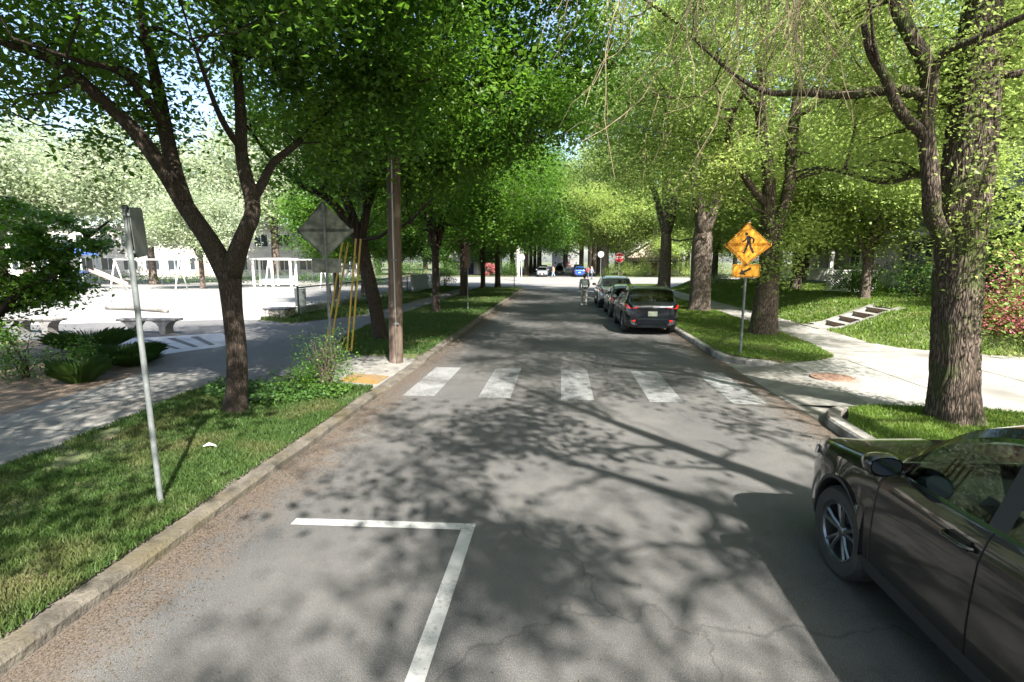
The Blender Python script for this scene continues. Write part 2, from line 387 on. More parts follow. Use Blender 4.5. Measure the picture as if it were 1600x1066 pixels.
def make_tree(name, label, cat, group, limbs, blobs, leaf, bark, nclus=260, nleaf=220, lsize=0.09, rc=0.5, droop=0.3, seed=1,
              nb=30, origin=None, fur=0.0, sides=12, sprouts=0, twigs=0, extra=None, flat=0.6, shell=0.35):
    """limbs: list of polylines (x,y,z,r) in world space, first is the trunk. blobs: (cx,cy,cz,rx,ry,rz,weight)"""
    rng = np.random.default_rng(seed)
    limbs = [np.asarray(l, float) for l in limbs]
    org = np.array(origin if origin is not None else limbs[0][0][:3], float)
    root = empty(name, tuple(org)); tag(root, label, cat, group)
    VV = []; FF = []; n0 = 0
    nodes = []
    def put(V, F):
        nonlocal n0
        VV.append(V); FF.extend([tuple(i + n0 for i in f) for f in F]); n0 += len(V)
    for li, l in enumerate(limbs):
        S = smooth_line(l, 8 if li == 0 else 5)
        if li == 0:
            fl = S[:, 2] - S[0, 2]
            S[:, 3] *= 1 + 0.35 * np.exp(-fl / 0.16)
            ph = rng.uniform(0, 6.28, 6)
            if fur > 0:
                S2 = np.array([[np.interp(t, np.arange(len(S)), S[:, c]) for c in range(4)] for t in np.linspace(0, len(S) - 1, len(S) * 3)]); S = S2
            def jit(t, a, z, ph=ph):
                w = 1 + 0.05 * np.sin(2 * a + ph[0] + z) + 0.04 * np.sin(3 * a + ph[1] - z * 1.3)
                w = w + 0.12 * math.exp(-(z - org[2]) / 0.2) * np.sin(5 * a + ph[2])
                if fur > 0:
                    aw = a + 0.06 * np.sin(z * 5.0 + ph[4]) + 0.04 * np.sin(z * 11 + 3 * a)
                    w = w + fur * (np.abs(np.sin(11 * aw + ph[3] + 0.5 * np.sin(z * 3))) - 0.5) + fur * 0.5 * np.sin(29 * aw + 2 * np.sin(z * 7 + a * 4))
                return w
            V, F = tube_vf(S[:, :3], S[:, 3], 72 if fur > 0 else sides, True, jit)
        else:
            ph = rng.uniform(0, 6.28, 3); tt_ = np.arange(len(S))[:, None]; S[:, :3] += np.sin(tt_ * 0.55 + ph) * np.minimum(tt_ * .1, 1) * S[:, 3:4] * 0.28
            V, F = tube_vf(S[:, :3], S[:, 3], sides)
        put(V, F)
        for q in S[len(S) // 4 if li else len(S) // 2:]: nodes.append((q[0], q[1], q[2], q[3]))
    nodes = np.array(nodes)
    W = np.array([b[6] for b in blobs], float); W /= W.sum()
    def samp(k, rmin=shell):
        bi = rng.choice(len(blobs), k, p=W); d = rng.normal(size=(k, 3)); d /= np.linalg.norm(d, axis=1, keepdims=True)
        r = rng.uniform(rmin ** 3, 1, (k, 1)) ** (1 / 3.)
        B = np.array([b[:6] for b in blobs])[bi]
        return B[:, :3] + d * r * B[:, 3:6]
    def branch(c, r0, r1, k=6, sag=0.1, sd=4, low=True):
        nonlocal nodes
        d = np.linalg.norm(nodes[:, :3] - c, axis=1)
        pen = np.where(nodes[:, 2] > c[2] + 0.3, 1.5 * (nodes[:, 2] - c[2]), 0)
        i = int(np.argmin(d + pen - nodes[:, 3] * 2)); a = nodes[i, :3]; rr = min(r0, nodes[i, 3] * 0.7)
        L = np.linalg.norm(c - a)
        mid = (a + c) / 2 + rng.normal(scale=0.12 * L, size=3) + np.array([0, 0, sag * L])
        t = np.linspace(0, 1, k)[:, None]
        P = (1 - t) ** 2 * a + 2 * t * (1 - t) * mid + t * t * c
        P[1:-1] += rng.normal(scale=0.025 * L, size=(k - 2, 3))
        R = np.linspace(rr, r1, k)
        V, F = tube_vf(P, R, sd, False); put(V, F)
        return P, R
    for c in samp(nb, 0.55):
        P, R = branch(c, 0.06, 0.018, 8, 0.12, 6)
        nodes = np.vstack([nodes, np.column_stack([P[2:], R[2:]])])
    Cs = samp(nclus)
    CL = []
    newn = []
    for c in Cs:
        P, R = branch(c, 0.022, 0.005, 5, 0.1 if droop < 0.5 else 0.25, 3)
        newn.append(np.column_stack([P[3:], R[3:]]))
        k = int(nleaf * rng.uniform(0.5, 1.4))
        tt = rng.uniform(0.35, 1.12, (k, 1)); i0 = tt * 4; lo_ = np.clip(i0.astype(int), 0, 3); fr = i0 - lo_
        base = P[lo_[:, 0]] * (1 - fr) + P[lo_[:, 0] + 1] * fr
        s = rc * rng.uniform(0.6, 1.3)
        off = rng.normal(size=(k, 3)) * np.array([s, s, s * flat]) * (0.35 + 0.65 * np.minimum(tt, 1))
        if droop > 0.5: off[:, 2] -= np.abs(rng.normal(size=k)) * s * 0.9
        CL.append(base + off)
    if sprouts:
        S = smooth_line(limbs[0], 8)
        for _ in range(sprouts):
            q = S[rng.integers(len(S) // 3, len(S))]; a = rng.uniform(0, 6.28); d = np.array([math.cos(a), math.sin(a), 0.2])
            c = q[:3] + d * (q[3] + rng.uniform(0.1, 0.5))
            CL.append(c + rng.normal(size=(int(nleaf * 0.5), 3)) * np.array([0.18, 0.18, 0.22]))
    if extra is not None:
        for (c, s, k) in extra:
            CL.append(np.array(c) + rng.normal(size=(k, 3)) * np.array(s))
    C = np.concatenate(CL); C = C[C[:, 2] > 0.4]
    tr = raw('trunk', np.concatenate(VV) - org, FF, bark, root, True)
    V, F = leaf_vf(C - org, lsize, droop, 0.6, 0.6, rng)
    cr = raw('crown', V, F, leaf, root)
    if twigs:
        for (c, n, ln, sp) in twigs:
            mb = MB()
            for _ in range(n):
                p = np.array(c) + rng.normal(size=3) * np.array(sp); pts = [p]
                d = rng.normal(size=3) * 0.25 + np.array([0, 0, -1.0]); L = ln * rng.uniform(0.4, 1.2)
                for k in range(8):
                    d = d + rng.normal(size=3) * 0.22 + np.array([0, 0, -0.08]); d /= np.linalg.norm(d)
                    p = p + d * L / 8; pts.append(p)
                    if k in (1, 2, 3, 4, 5, 6) and rng.random() < 0.7:
                        e = d + rng.normal(size=3) * 0.7; e /= np.linalg.norm(e)
                        mb.tube([p - org, p + e * L * .12 - org, p + e * L * .2 + np.array([0, 0, -L * .07]) - org], [0.0035, 0.0025, 0.0015], 3, False)
                mb.tube(np.array(pts) - org, np.linspace(0.0085, 0.003, 9), 4, False)
            tag(mb.build('bare_twigs', TWIG, root), kind='stuff')
    return root

def copy_thing(o, loc, rz=0.0, sc=1.0, label=None, group=None):
    c = o.copy(); COL.objects.link(c); c.location = loc; c.rotation_euler = (0, 0, rz)
    c.scale = (sc, sc, sc) if np.isscalar(sc) else sc
    if label: c['label'] = label
    if group: c['group'] = group
    for ch in list(o.children):
        d = ch.copy(); COL.objects.link(d); d.parent = c
        for g in list(ch.children):
            e = g.copy(); COL.objects.link(e); e.parent = d
    return c

# ================================================================== SETTING
def struct(o): o['kind'] = 'structure'; return o

def asphalt_mat(name, c1, c2, kerbs=(), spot=(0.32, 0.30, 0.27)):
    m = bpy.data.materials.new(name); m.use_nodes = True
    nt = m.node_tree; N = nt.nodes; L = nt.links
    p = N['Principled BSDF']; p.inputs['Roughness'].default_value = 0.85; p.inputs['Specular IOR Level'].default_value = 0.3
    tc = N.new('ShaderNodeTexCoord')
    def noise(sc, det=4, ro=0.6):
        n = N.new('ShaderNodeTexNoise'); n.inputs['Scale'].default_value = sc; n.inputs['Detail'].default_value = det
        n.inputs['Roughness'].default_value = ro; L.new(tc.outputs['Object'], n.inputs['Vector']); return n.outputs['Fac']
    def mr(x, a, b, c=0.0, d=1.0):
        r = N.new('ShaderNodeMapRange'); L.new(x, r.inputs[0])
        for i, v in zip((1, 2, 3, 4), (a, b, c, d)): r.inputs[i].default_value = v
        return r.outputs[0]
    def mix(f, a, b):
        x = N.new('ShaderNodeMix'); x.data_type = 'RGBA'
        L.new(f, x.inputs[0]) if not isinstance(f, float) else setattr(x.inputs[0], 'default_value', f)
        for i, v in ((6, a), (7, b)):
            if isinstance(v, tuple): x.inputs[i].default_value = (*v, 1)
            else: L.new(v, x.inputs[i])
        return x.outputs[2]
    def math_(op, a, b):
        x = N.new('ShaderNodeMath'); x.operation = op
        for i, v in ((0, a), (1, b)):
            if isinstance(v, (int, float)): x.inputs[i].default_value = v
            else: L.new(v, x.inputs[i])
        return x.outputs[0]
    big = noise(0.35, 6)
    col = mix(mr(big, 0.35, 0.68), c1, c2)
    fine = noise(170, 2, 0.8)
    col = mix(mr(fine, 0.54, 0.70, 0, 0.85), col, spot)
    col = mix(mr(noise(1.6, 8, 0.75), 0.5, 0.75, 0, 0.45), col, tuple(c * 0.6 for c in c1))
    col = mix(mr(noise(5.5, 8, 0.8), 0.58, 0.72, 0, 0.4), col, tuple(c * 1.5 for c in c2))
    col = mix(mr(noise(95, 2), 0.55, 0.7, 0, 0.55), col, (0.02, 0.02, 0.022))
    # cracks
    v = N.new('ShaderNodeTexVoronoi'); v.feature = 'DISTANCE_TO_EDGE'; v.inputs['Scale'].default_value = 0.17
    wv = N.new('ShaderNodeVectorMath'); wv.operation = 'ADD'
    nn = N.new('ShaderNodeTexNoise'); nn.inputs['Scale'].default_value = 1.4; nn.inputs['Detail'].default_value = 6
    L.new(tc.outputs['Object'], nn.inputs['Vector']); L.new(nn.outputs['Color'], wv.inputs[0]); L.new(tc.outputs['Object'], wv.inputs[1])
    L.new(wv.outputs[0], v.inputs['Vector'])
    col = mix(mr(v.outputs['Distance'], 0.0, 0.0035, 0.45, 0.0), col, (0.02, 0.02, 0.02))
    if kerbs:
        sx = N.new('ShaderNodeSeparateXYZ'); L.new(tc.outputs['Object'], sx.inputs[0])
        tot = None
        for (kx, w) in kerbs:
            d = math_('ABSOLUTE', math_('SUBTRACT', sx.outputs[0], kx), 0)
            k = mr(d, 0.0, w, 1.0, 0.0)
            tot = k if tot is None else math_('MAXIMUM', tot, k)
        msk = math_('ADD', math_('MULTIPLY', tot, 1.25), math_('MULTIPLY', math_('SUBTRACT', noise(2.8, 9, 0.8), 0.62), 3.2))
        grit = mix(mr(noise(60, 3, 0.8), 0.4, 0.62), (0.042, 0.032, 0.025), (0.135, 0.102, 0.078))
        col = mix(mr(msk, 0.15, 0.75, 0, 0.85), col, grit)
    L.new(col, p.inputs['Base Color'])
    b = N.new('ShaderNodeBump'); b.inputs['Strength'].default_value = 0.6; b.inputs['Distance'].default_value = 0.006
    L.new(fine, b.inputs['Height']); L.new(b.outputs[0], p.inputs['Normal'])
    return m

ASPH = asphalt_mat('asphalt_road', (0.045, 0.0455, 0.047), (0.094, 0.090, 0.086), ((-3.35, 1.15), (4.05, 0.95)))
ASPH2 = asphalt_mat('asphalt_path', (0.085, 0.085, 0.09), (0.12, 0.118, 0.118))
ASPH3 = asphalt_mat('asphalt_sunlit_pale', (0.15, 0.146, 0.138), (0.21, 0.204, 0.195), (), (0.32, 0.31, 0.29))  # pale tone puts the open junction's sunlight into the asphalt colour
DIRT = mat('dirt', (0.075, 0.052, 0.036), 0.95, (0.17, 0.125, 0.085), 3, 8, 0.8, 25, col3=(0.05, 0.036, 0.026), scale3=1.2)
TURF = mat('turf_soil', (0.05, 0.06, 0.022), 0.95, (0.09, 0.11, 0.035), 4, 8, 0.8, 40, col3=(0.12, 0.095, 0.055), scale3=1.1, ramp3=(0.56, 0.68))
SAND = mat('play_sand', (0.16, 0.157, 0.15), 0.95, (0.215, 0.212, 0.205), 1.0, 8, 0.5, 30)
GRAVEL = mat('gravel', (0.16, 0.155, 0.15), 0.95, (0.38, 0.37, 0.36), 26, 5, 0.8, 26, ramp=(0.42, 0.6))
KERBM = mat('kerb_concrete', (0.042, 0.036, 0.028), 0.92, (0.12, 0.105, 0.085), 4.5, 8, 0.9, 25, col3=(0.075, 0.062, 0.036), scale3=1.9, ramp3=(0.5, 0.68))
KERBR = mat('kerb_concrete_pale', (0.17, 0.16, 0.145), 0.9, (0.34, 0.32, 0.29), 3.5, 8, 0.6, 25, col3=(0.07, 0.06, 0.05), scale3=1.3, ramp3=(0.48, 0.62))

def paint_mat(name, col, under, lo, hi, sc=9, maxf=1.0):
    m = bpy.data.materials.new(name); m.use_nodes = True
    nt = m.node_tree; N = nt.nodes; L = nt.links; p = N['Principled BSDF']; p.inputs['Roughness'].default_value = 0.7
    tc = N.new('ShaderNodeTexCoord')
    a = N.new('ShaderNodeTexNoise'); a.inputs['Scale'].default_value = sc; a.inputs['Detail'].default_value = 9; a.inputs['Roughness'].default_value = 0.75
    b = N.new('ShaderNodeTexNoise'); b.inputs['Scale'].default_value = 1.1; b.inputs['Detail'].default_value = 4
    L.new(tc.outputs['Object'], a.inputs['Vector']); L.new(tc.outputs['Object'], b.inputs['Vector'])
    ad = N.new('ShaderNodeMath'); ad.operation = 'ADD'; L.new(a.outputs['Fac'], ad.inputs[0]); L.new(b.outputs['Fac'], ad.inputs[1])
    r = N.new('ShaderNodeMapRange'); r.inputs[1].default_value = lo; r.inputs[2].default_value = hi; r.inputs[3].default_value = maxf; r.inputs[4].default_value = 0.0
    L.new(ad.outputs[0], r.inputs[0])
    mx = N.new('ShaderNodeMix'); mx.data_type = 'RGBA'; L.new(r.outputs[0], mx.inputs[0])
    mx.inputs[6].default_value = (*under, 1); mx.inputs[7].default_value = (*col, 1)
    L.new(mx.outputs[2], p.inputs['Base Color'])
    return m
BARPAINT = paint_mat('worn_bar_paint', (0.21, 0.213, 0.213), (0.07, 0.07, 0.07), 0.92, 1.2, 18, 0.9)
LINEPAINT = paint_mat('line_paint', (0.31, 0.31, 0.30), (0.12, 0.12, 0.12), 0.98, 1.2, 26, 0.97)
MURAL = paint_mat('pale_ground_paint', (0.42, 0.41, 0.42), (0.12, 0.12, 0.125), 1.02, 1.35, 14, 0.9)

# ground, roads
o = struct(MB().sheet([(-700, -300), (700, -300), (700, 900), (-700, 900)], -0.035).build('ground', mat('far_ground', (0.06, 0.08, 0.03), 0.95, (0.12, 0.13, 0.06), 0.5, 8)))
struct(MB().sheet([(-3.45, -40), (4.15, -40), (4.15, 47), (-3.45, 47)], 0.0).build('road', ASPH))
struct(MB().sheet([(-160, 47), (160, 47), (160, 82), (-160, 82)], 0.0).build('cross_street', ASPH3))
struct(MB().sheet([(-5.2, 82), (5.4, 82), (5.4, 420), (-5.2, 420)], 0.0).build('far_road', ASPH))
# patched trench and darker repair on the road
struct(MB().sheet([(1.2, 12.9), (3.4, 12.6), (3.6, 17.5), (1.5, 17.8)], 0.004).build('road_patch', asphalt_mat('asphalt_patch', (0.06, 0.06, 0.062), (0.085, 0.083, 0.082))))

# kerbs
kp = [(-3.35, y) for y in np.arange(-20, 47.1, 0.45)]
zs = []
for (x, y) in kp:
    z = 0.105
    if 9.0 < y < 12.6:
        z = 0.105 - 0.085 * min(1, (y - 9.0) / 0.5, (12.6 - y) / 0.6)
    zs.append(max(z, 0.02))
rj = np.random.default_rng(3)
kp = [(x + rj.normal() * 0.006, y) for (x, y) in kp]
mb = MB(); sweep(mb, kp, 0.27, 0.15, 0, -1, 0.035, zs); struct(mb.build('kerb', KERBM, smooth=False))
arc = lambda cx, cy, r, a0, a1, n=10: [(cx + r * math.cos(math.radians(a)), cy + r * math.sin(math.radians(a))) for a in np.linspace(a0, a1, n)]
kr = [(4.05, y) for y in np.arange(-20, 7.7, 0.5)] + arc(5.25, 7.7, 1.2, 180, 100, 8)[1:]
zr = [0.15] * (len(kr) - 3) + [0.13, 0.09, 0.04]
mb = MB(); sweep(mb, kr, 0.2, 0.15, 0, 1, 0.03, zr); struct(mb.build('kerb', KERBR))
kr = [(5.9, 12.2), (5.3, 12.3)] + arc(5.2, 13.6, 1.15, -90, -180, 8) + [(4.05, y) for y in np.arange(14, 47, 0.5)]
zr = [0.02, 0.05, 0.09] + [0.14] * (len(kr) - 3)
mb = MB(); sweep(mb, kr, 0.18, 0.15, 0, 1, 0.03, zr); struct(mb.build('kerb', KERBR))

# left side surfaces
V_NEAR = [(-3.6, -20), (-3.6, 9.15), (-4.4, 9.25), (-6.7, 9.2), (-6.55, 7.0), (-6.4, 5.0), (-6.35, -20)]
struct(MB().prism(V_NEAR, -0.1, 0.135).build('verge', TURF))
V_TWO = [(-3.6, 12.7), (-5.2, 12.45), (-6.2, 13.6), (-6.8, 15.5), (-7.1, 18), (-7.15, 22), (-7.25, 46.2), (-3.6, 46.2)]
struct(MB().prism(V_TWO, -0.1, 0.135).build('verge', TURF))
V_STRIP = [(-10.4, 18.7), (-8.8, 21.8), (-8.7, 46), (-11.3, 46), (-11.5, 21.3), (-12.2, 19.6)]
struct(MB().prism(V_STRIP, -0.1, 0.15).build('grass_strip', TURF))
SIDE_L = [(-6.35, -20), (-6.4, 5.0), (-6.55, 7.0), (-6.7, 9.2), (-6.9, 9.9), (-8.9, 10.1), (-8.6, 6.7), (-8.45, -20)]
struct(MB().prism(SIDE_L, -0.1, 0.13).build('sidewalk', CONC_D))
mb = MB()
for y in np.arange(-18, 9.5, 1.52): mb.sheet([(-8.6, y), (-6.4, y), (-6.4, y + 0.02), (-8.6, y + 0.02)], 0.1335)
struct(mb.build('sidewalk_joints', mat('joint', (0.05, 0.05, 0.045), 0.9)))
PLAZA = [(-5.2, 9.25), (-5.2, 12.45), (-6.2, 13.6), (-6.8, 15.5), (-7.1, 18), (-7.15, 22), (-7.25, 47), (-8.7, 47), (-8.8, 21.8), (-10.4, 18.7),
         (-12.2, 19.6), (-13.5, 19.8), (-20, 17.4), (-32, 17), (-32, 15.8), (-20, 14.6), (-14, 13.5), (-9.2, 10.25), (-6.9, 9.9), (-6.7, 9.2)]
struct(MB().prism(PLAZA, -0.1, 0.122).build('path', ASPH2))
# ramp down to the crosswalk
mb = MB(); mb.add([(-3.62, 9.15, 0.03), (-3.62, 12.6, 0.03), (-5.2, 12.45, 0.128), (-5.2, 9.25, 0.128), (-3.62, 9.15, -0.1), (-3.62, 12.6, -0.1), (-5.2, 12.45, -0.1), (-5.2, 9.25, -0.1)],
                 [(0, 3, 2, 1), (4, 5, 6, 7), (0, 1, 5, 4), (1, 2, 6, 5), (2, 3, 7, 6), (3, 0, 4, 7)])
struct(mb.build('kerb_ramp', CONC_D))
mb = MB()
def rz_(x): return 0.03 + (-3.62 - x) / 1.58 * 0.098
for i in range(13):
    for j in range(9):
        x = -3.72 - i * 0.06; y = 9.85 + j * 0.078; z = rz_(x) + 0.009
        mb.add([(x - .014, y - .014, z - .004), (x + .014, y - .014, z - .004), (x + .014, y + .014, z - .004), (x - .014, y + .014, z - .004), (x - .008, y - .008, z + .005), (x + .008, y - .008, z + .005), (x + .008, y + .008, z + .005), (x - .008, y + .008, z + .005)],
               [(4, 5, 6, 7), (0, 1, 5, 4), (1, 2, 6, 5), (2, 3, 7, 6), (3, 0, 4, 7)])
a, b = -3.68, -4.5
mb.add([(a, 9.8, rz_(a) + .004), (a, 10.55, rz_(a) + .004), (b, 10.55, rz_(b) + .004), (b, 9.8, rz_(b) + .004), (a, 9.8, rz_(a) - .02), (a, 10.55, rz_(a) - .02), (b, 10.55, rz_(b) - .02), (b, 9.8, rz_(b) - .02)],
       [(0, 3, 2, 1), (0, 1, 5, 4), (1, 2, 6, 5), (2, 3, 7, 6), (3, 0, 4, 7)])
struct(mb.build('tactile_paving', paint_mat('tactile_yellow', (0.20, 0.115, 0.025), (0.10, 0.085, 0.07), 0.88, 1.18, 20, 0.95)))
struct(MB().prism([(-8.45, -20), (-8.6, 6.7), (-8.9, 10.1), (-9.2, 10.25), (-14, 13.5), (-20, 14.6), (-32, 15.8), (-60, 16), (-60, -20)], -0.1, 0.128).build('planting_bed', DIRT))
struct(MB().prism([(-60, 16), (-32, 15.8), (-32, 17), (-20, 17.4), (-13.5, 19.8), (-12.2, 19.6), (-11.5, 21.3), (-11.4, 30), (-14, 30), (-24, 23), (-60, 21)], -0.1, 0.116).build('gravel_ground', GRAVEL))
struct(MB().prism([(-60, 21), (-24, 23), (-14, 30), (-11.4, 30), (-11.3, 46), (-140, 46), (-140, 16), (-60, 16)], -0.1, 0.111).build('playground_ground', SAND))
struct(MB().sheet([(-200, 82), (-5.4, 82), (-5.4, 420), (-200, 420)], 0.05).build('far_lawn', TURF))
struct(MB().sheet([(5.6, 82), (200, 82), (200, 420), (5.6, 420)], 0.05).build('far_lawn', TURF))
# painted shapes on the path
mb = MB(); M0 = [(-14.0, 14.0), (-11.2, 15.9), (-9.3, 13.7), (-10.2, 12.0)]
q = np.array(M0)
def bil(u, v): return tuple((1 - u) * (1 - v) * q[0] + u * (1 - v) * q[1] + u * v * q[2] + (1 - u) * v * q[3])
cuts = [0.0, 0.3, 0.36, 0.5, 0.57, 0.7, 0.77, 1.0]
for i in range(0, 8, 2):
    u0, u1 = cuts[i], cuts[i + 1]
    mb.sheet([bil(u0, .15), bil(u1, .15), bil(u1, .85), bil(u0, .85)], 0.1265)
mb.sheet([bil(0, 0), bil(1, 0), bil(1, .147), bil(0, .147)], 0.1265); mb.sheet([bil(0, .853), bil(1, .853), bil(1, 1), bil(0, 1)], 0.1265)
struct(mb.build('painted_ground_pattern', MURAL))

# right side surfaces
V_R1 = [(4.24, -20), (4.24, 7.7), (4.7, 8.55), (5.2, 8.7), (6.6, 8.65), (7.5, 8.35), (7.4, -20)]
struct(MB().prism(V_R1, -0.1, 0.14).build('verge', TURF))
ISL = [(4.22, 13.8), (4.5, 13.0), (5.25, 12.58), (6.1, 12.7), (6.8, 13.25), (7.1, 14.6), (7.27, 16.2), (7.35, 20.3), (7.45, 24), (7.4, 46), (4.22, 46)]
struct(MB().prism(ISL, -0.1, 0.14).build('verge', TURF))
PAD = [(5.2, 8.7), (6.6, 8.65), (7.5, 8.35), (7.4, -20), (9.2, -20), (9.2, 5.5), (24, 3.5), (24, 12.5), (17, 13.2), (11.6, 14.0), (9.6, 15.2), (9.5, 47), (7.4, 47), (7.45, 24), (7.35, 20.3),
       (7.27, 16.2), (7.1, 14.6), (6.8, 13.25), (6.1, 12.7), (5.4, 12.4)]
struct(MB().sheet([(4.1, 8.2), (5.6, 8.2), (5.6, 13.2), (4.1, 13.2)], 0.002).build('gutter_apron', CONC_D))
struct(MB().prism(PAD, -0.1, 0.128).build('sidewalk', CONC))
mb = MB(); mb.add([(4.07, 9.15, 0.006), (5.2, 8.7, 0.125), (5.4, 12.4, 0.125), (4.07, 12.2, 0.006)], [(0, 1, 2, 3)])
struct(mb.build('kerb_ramp', CONC_D))
JM = MATS['joint']; mb = MB()
for y in np.arange(14.2, 46, 1.6): mb.sheet([(7.1 if y < 16 else 7.4, y), (9.15, y), (9.15, y + .02), (7.1 if y < 16 else 7.4, y + .02)], 0.1325)
for x in (6.9, 9.2): mb.sheet([(x, 8.7), (x + .02, 8.7), (x + .02, 12.8), (x, 12.8)], 0.1325)
struct(mb.build('sidewalk_joints', JM))
# raised lawns, right
BND = np.array([(9.15, 60), (9.05, 25), (9.2, 22), (9.1, 18), (9.0, 15.6), (9.4, 14.7), (11.4, 13.6), (17, 12.6), (60, 12.0)])
def bdist(X, Y):
    P = np.stack([X, Y], -1); best = np.full(X.shape, 1e9); sgn = np.ones(X.shape)
    for i in range(len(BND) - 1):
        a, b = BND[i], BND[i + 1]; d = b - a; t = np.clip(((P - a) @ d) / (d @ d), 0, 1)
        q_ = a + t[..., None] * d; r = np.linalg.norm(P - q_, axis=-1)
        s = np.sign(d[0] * (P[..., 1] - a[1]) - d[1] * (P[..., 0] - a[0]))
        m = r < best - 1e-9; best = np.where(m, r, best); sgn = np.where(m, s, sgn)
    return best * sgn
def ss(t): t = np.clip(t, 0, 1); return t * t * (3 - 2 * t)
def tz(X, Y, notch=False):
    X = np.asarray(X, float); Y = np.asarray(Y, float); d = bdist(X, Y)
    z = 0.125 + 0.72 * ss((d - 0.05) / 2.5) + 0.02 * np.clip(d - 2, 0, 20) + 0.03 * np.sin(X * 1.1 + Y * 0.7) * ss(d / 3)
    z = np.where(d < 0.02, 0.125 + d * 0.6, z)
    if notch: z = np.where((Y > 18.66) & (Y < 20.24) & (X < 11.55), -0.1, z)
    return z
xs = np.concatenate([np.arange(8.6, 14, 0.14), np.arange(14, 46, 1.0)]); ys = np.concatenate([np.arange(11.6, 24, 0.14), np.arange(24, 46.3, 0.5)])
X, Y = np.meshgrid(xs, ys); Z = tz(X, Y, True)
nx = len(xs); ny = len(ys); ii, jj = np.meshgrid(np.arange(nx - 1), np.arange(ny - 1)); b0 = (jj * nx + ii).ravel()
struct(raw('raised_lawn', np.stack([X.ravel(), Y.ravel(), Z.ravel()], 1), np.stack([b0, b0 + 1, b0 + nx + 1, b0 + nx], 1), TURF, None, True))
# garden steps
gs = empty('garden_steps', (9.15, 19.45, 0.13)); tag(gs, 'pale concrete garden steps with brown risers climbing the lawn bank beyond the sidewalk', 'steps')
RISER = mat('brown_riser', (0.20, 0.125, 0.095), 0.85, (0.29, 0.19, 0.15), 8)
mb = MB(); mb.box(-0.1, 0.75, -0.68, 0.68, -0.1, 0.02); mb.build('landing', CONC, gs)
for k in range(4):
    x0 = 0.75 + k * 0.45
    f = MB(); f.box(x0 + 0.012, x0 + 0.46, -0.66, 0.66, -0.2, 0.02 + 0.17 * (k + 1)); st = f.build('step', CONC, gs)
    f = MB(); f.box(x0 - 0.006, x0 + 0.010, -0.38, 0.38, 0.03 + 0.17 * k, -0.01 + 0.17 * (k + 1)); f.build('riser', RISER, st)
for s in (-1, 1):
    f = MB(); pl = [(0.3, -0.15), (0.3, 0.06), (0.7, 0.12), (2.45, 0.80), (2.6, 0.80), (2.6, -0.15)]
    f.vprism(pl, 0.56 if s > 0 else -0.90, 0.90 if s > 0 else -0.56); f.build('side_wall', CONC, gs)
mb = MB(); mb.sheet([(11.55, 18.8, 0.86), (20, 18.8, 1.06), (20, 20.1, 1.06), (11.55, 20.1, 0.86)], 0); struct(mb.build('garden_path', CONC))

# road markings
mb = MB()
for x in (-2.93, -1.5, 0.03, 1.62, 3.07):
    w = 0.6; mb.sheet([(x, 9.1), (x + w, 9.12), (x + w, 11.75), (x, 11.72)], 0.004)
struct(mb.build('crosswalk_bars', BARPAINT))
mb = MB(); mb.sheet([(-2.55, 4.36), (-0.78, 4.42), (-0.78, 4.54), (-2.55, 4.48)], 0.005)
mb.sheet([(-0.90, -2.0), (-0.78, -2.0), (-0.78, 4.42), (-0.90, 4.416)], 0.005)
struct(mb.build('parking_bay_line', LINEPAINT))
mb = MB()
for x in (-2.4, -0.9, 0.6, 2.1): mb.sheet([(x, 45.3), (x + 0.9, 45.3), (x + 0.9, 46.4), (x, 46.4)], 0.004)
struct(mb.build('far_crosswalk_bars', BARPAINT))
# manhole
mh = MB(); mh.lathe([(0, 0.012), (0.30, 0.012), (0.31, 0.004), (0.34, 0.004), (0.345, 0.014), (0.40, 0.014), (0.41, 0.0)], 40)
for k in range(-4, 5):
    for j in range(-4, 5):
        if k * k + j * j < 17: mh.box(k * .06 - .018, k * .06 + .018, j * .06 - .018, j * .06 + .018, 0.010, 0.018)
o = mh.build('manhole_cover', mat('rusty_iron', (0.10, 0.055, 0.035), 0.8, (0.22, 0.14, 0.10), 9, 5, 0.3, 40)); o.location = (5.6, 10.9, 0.128)
tag(o, 'round rusty iron manhole cover set in the pale concrete at the right', 'manhole cover')

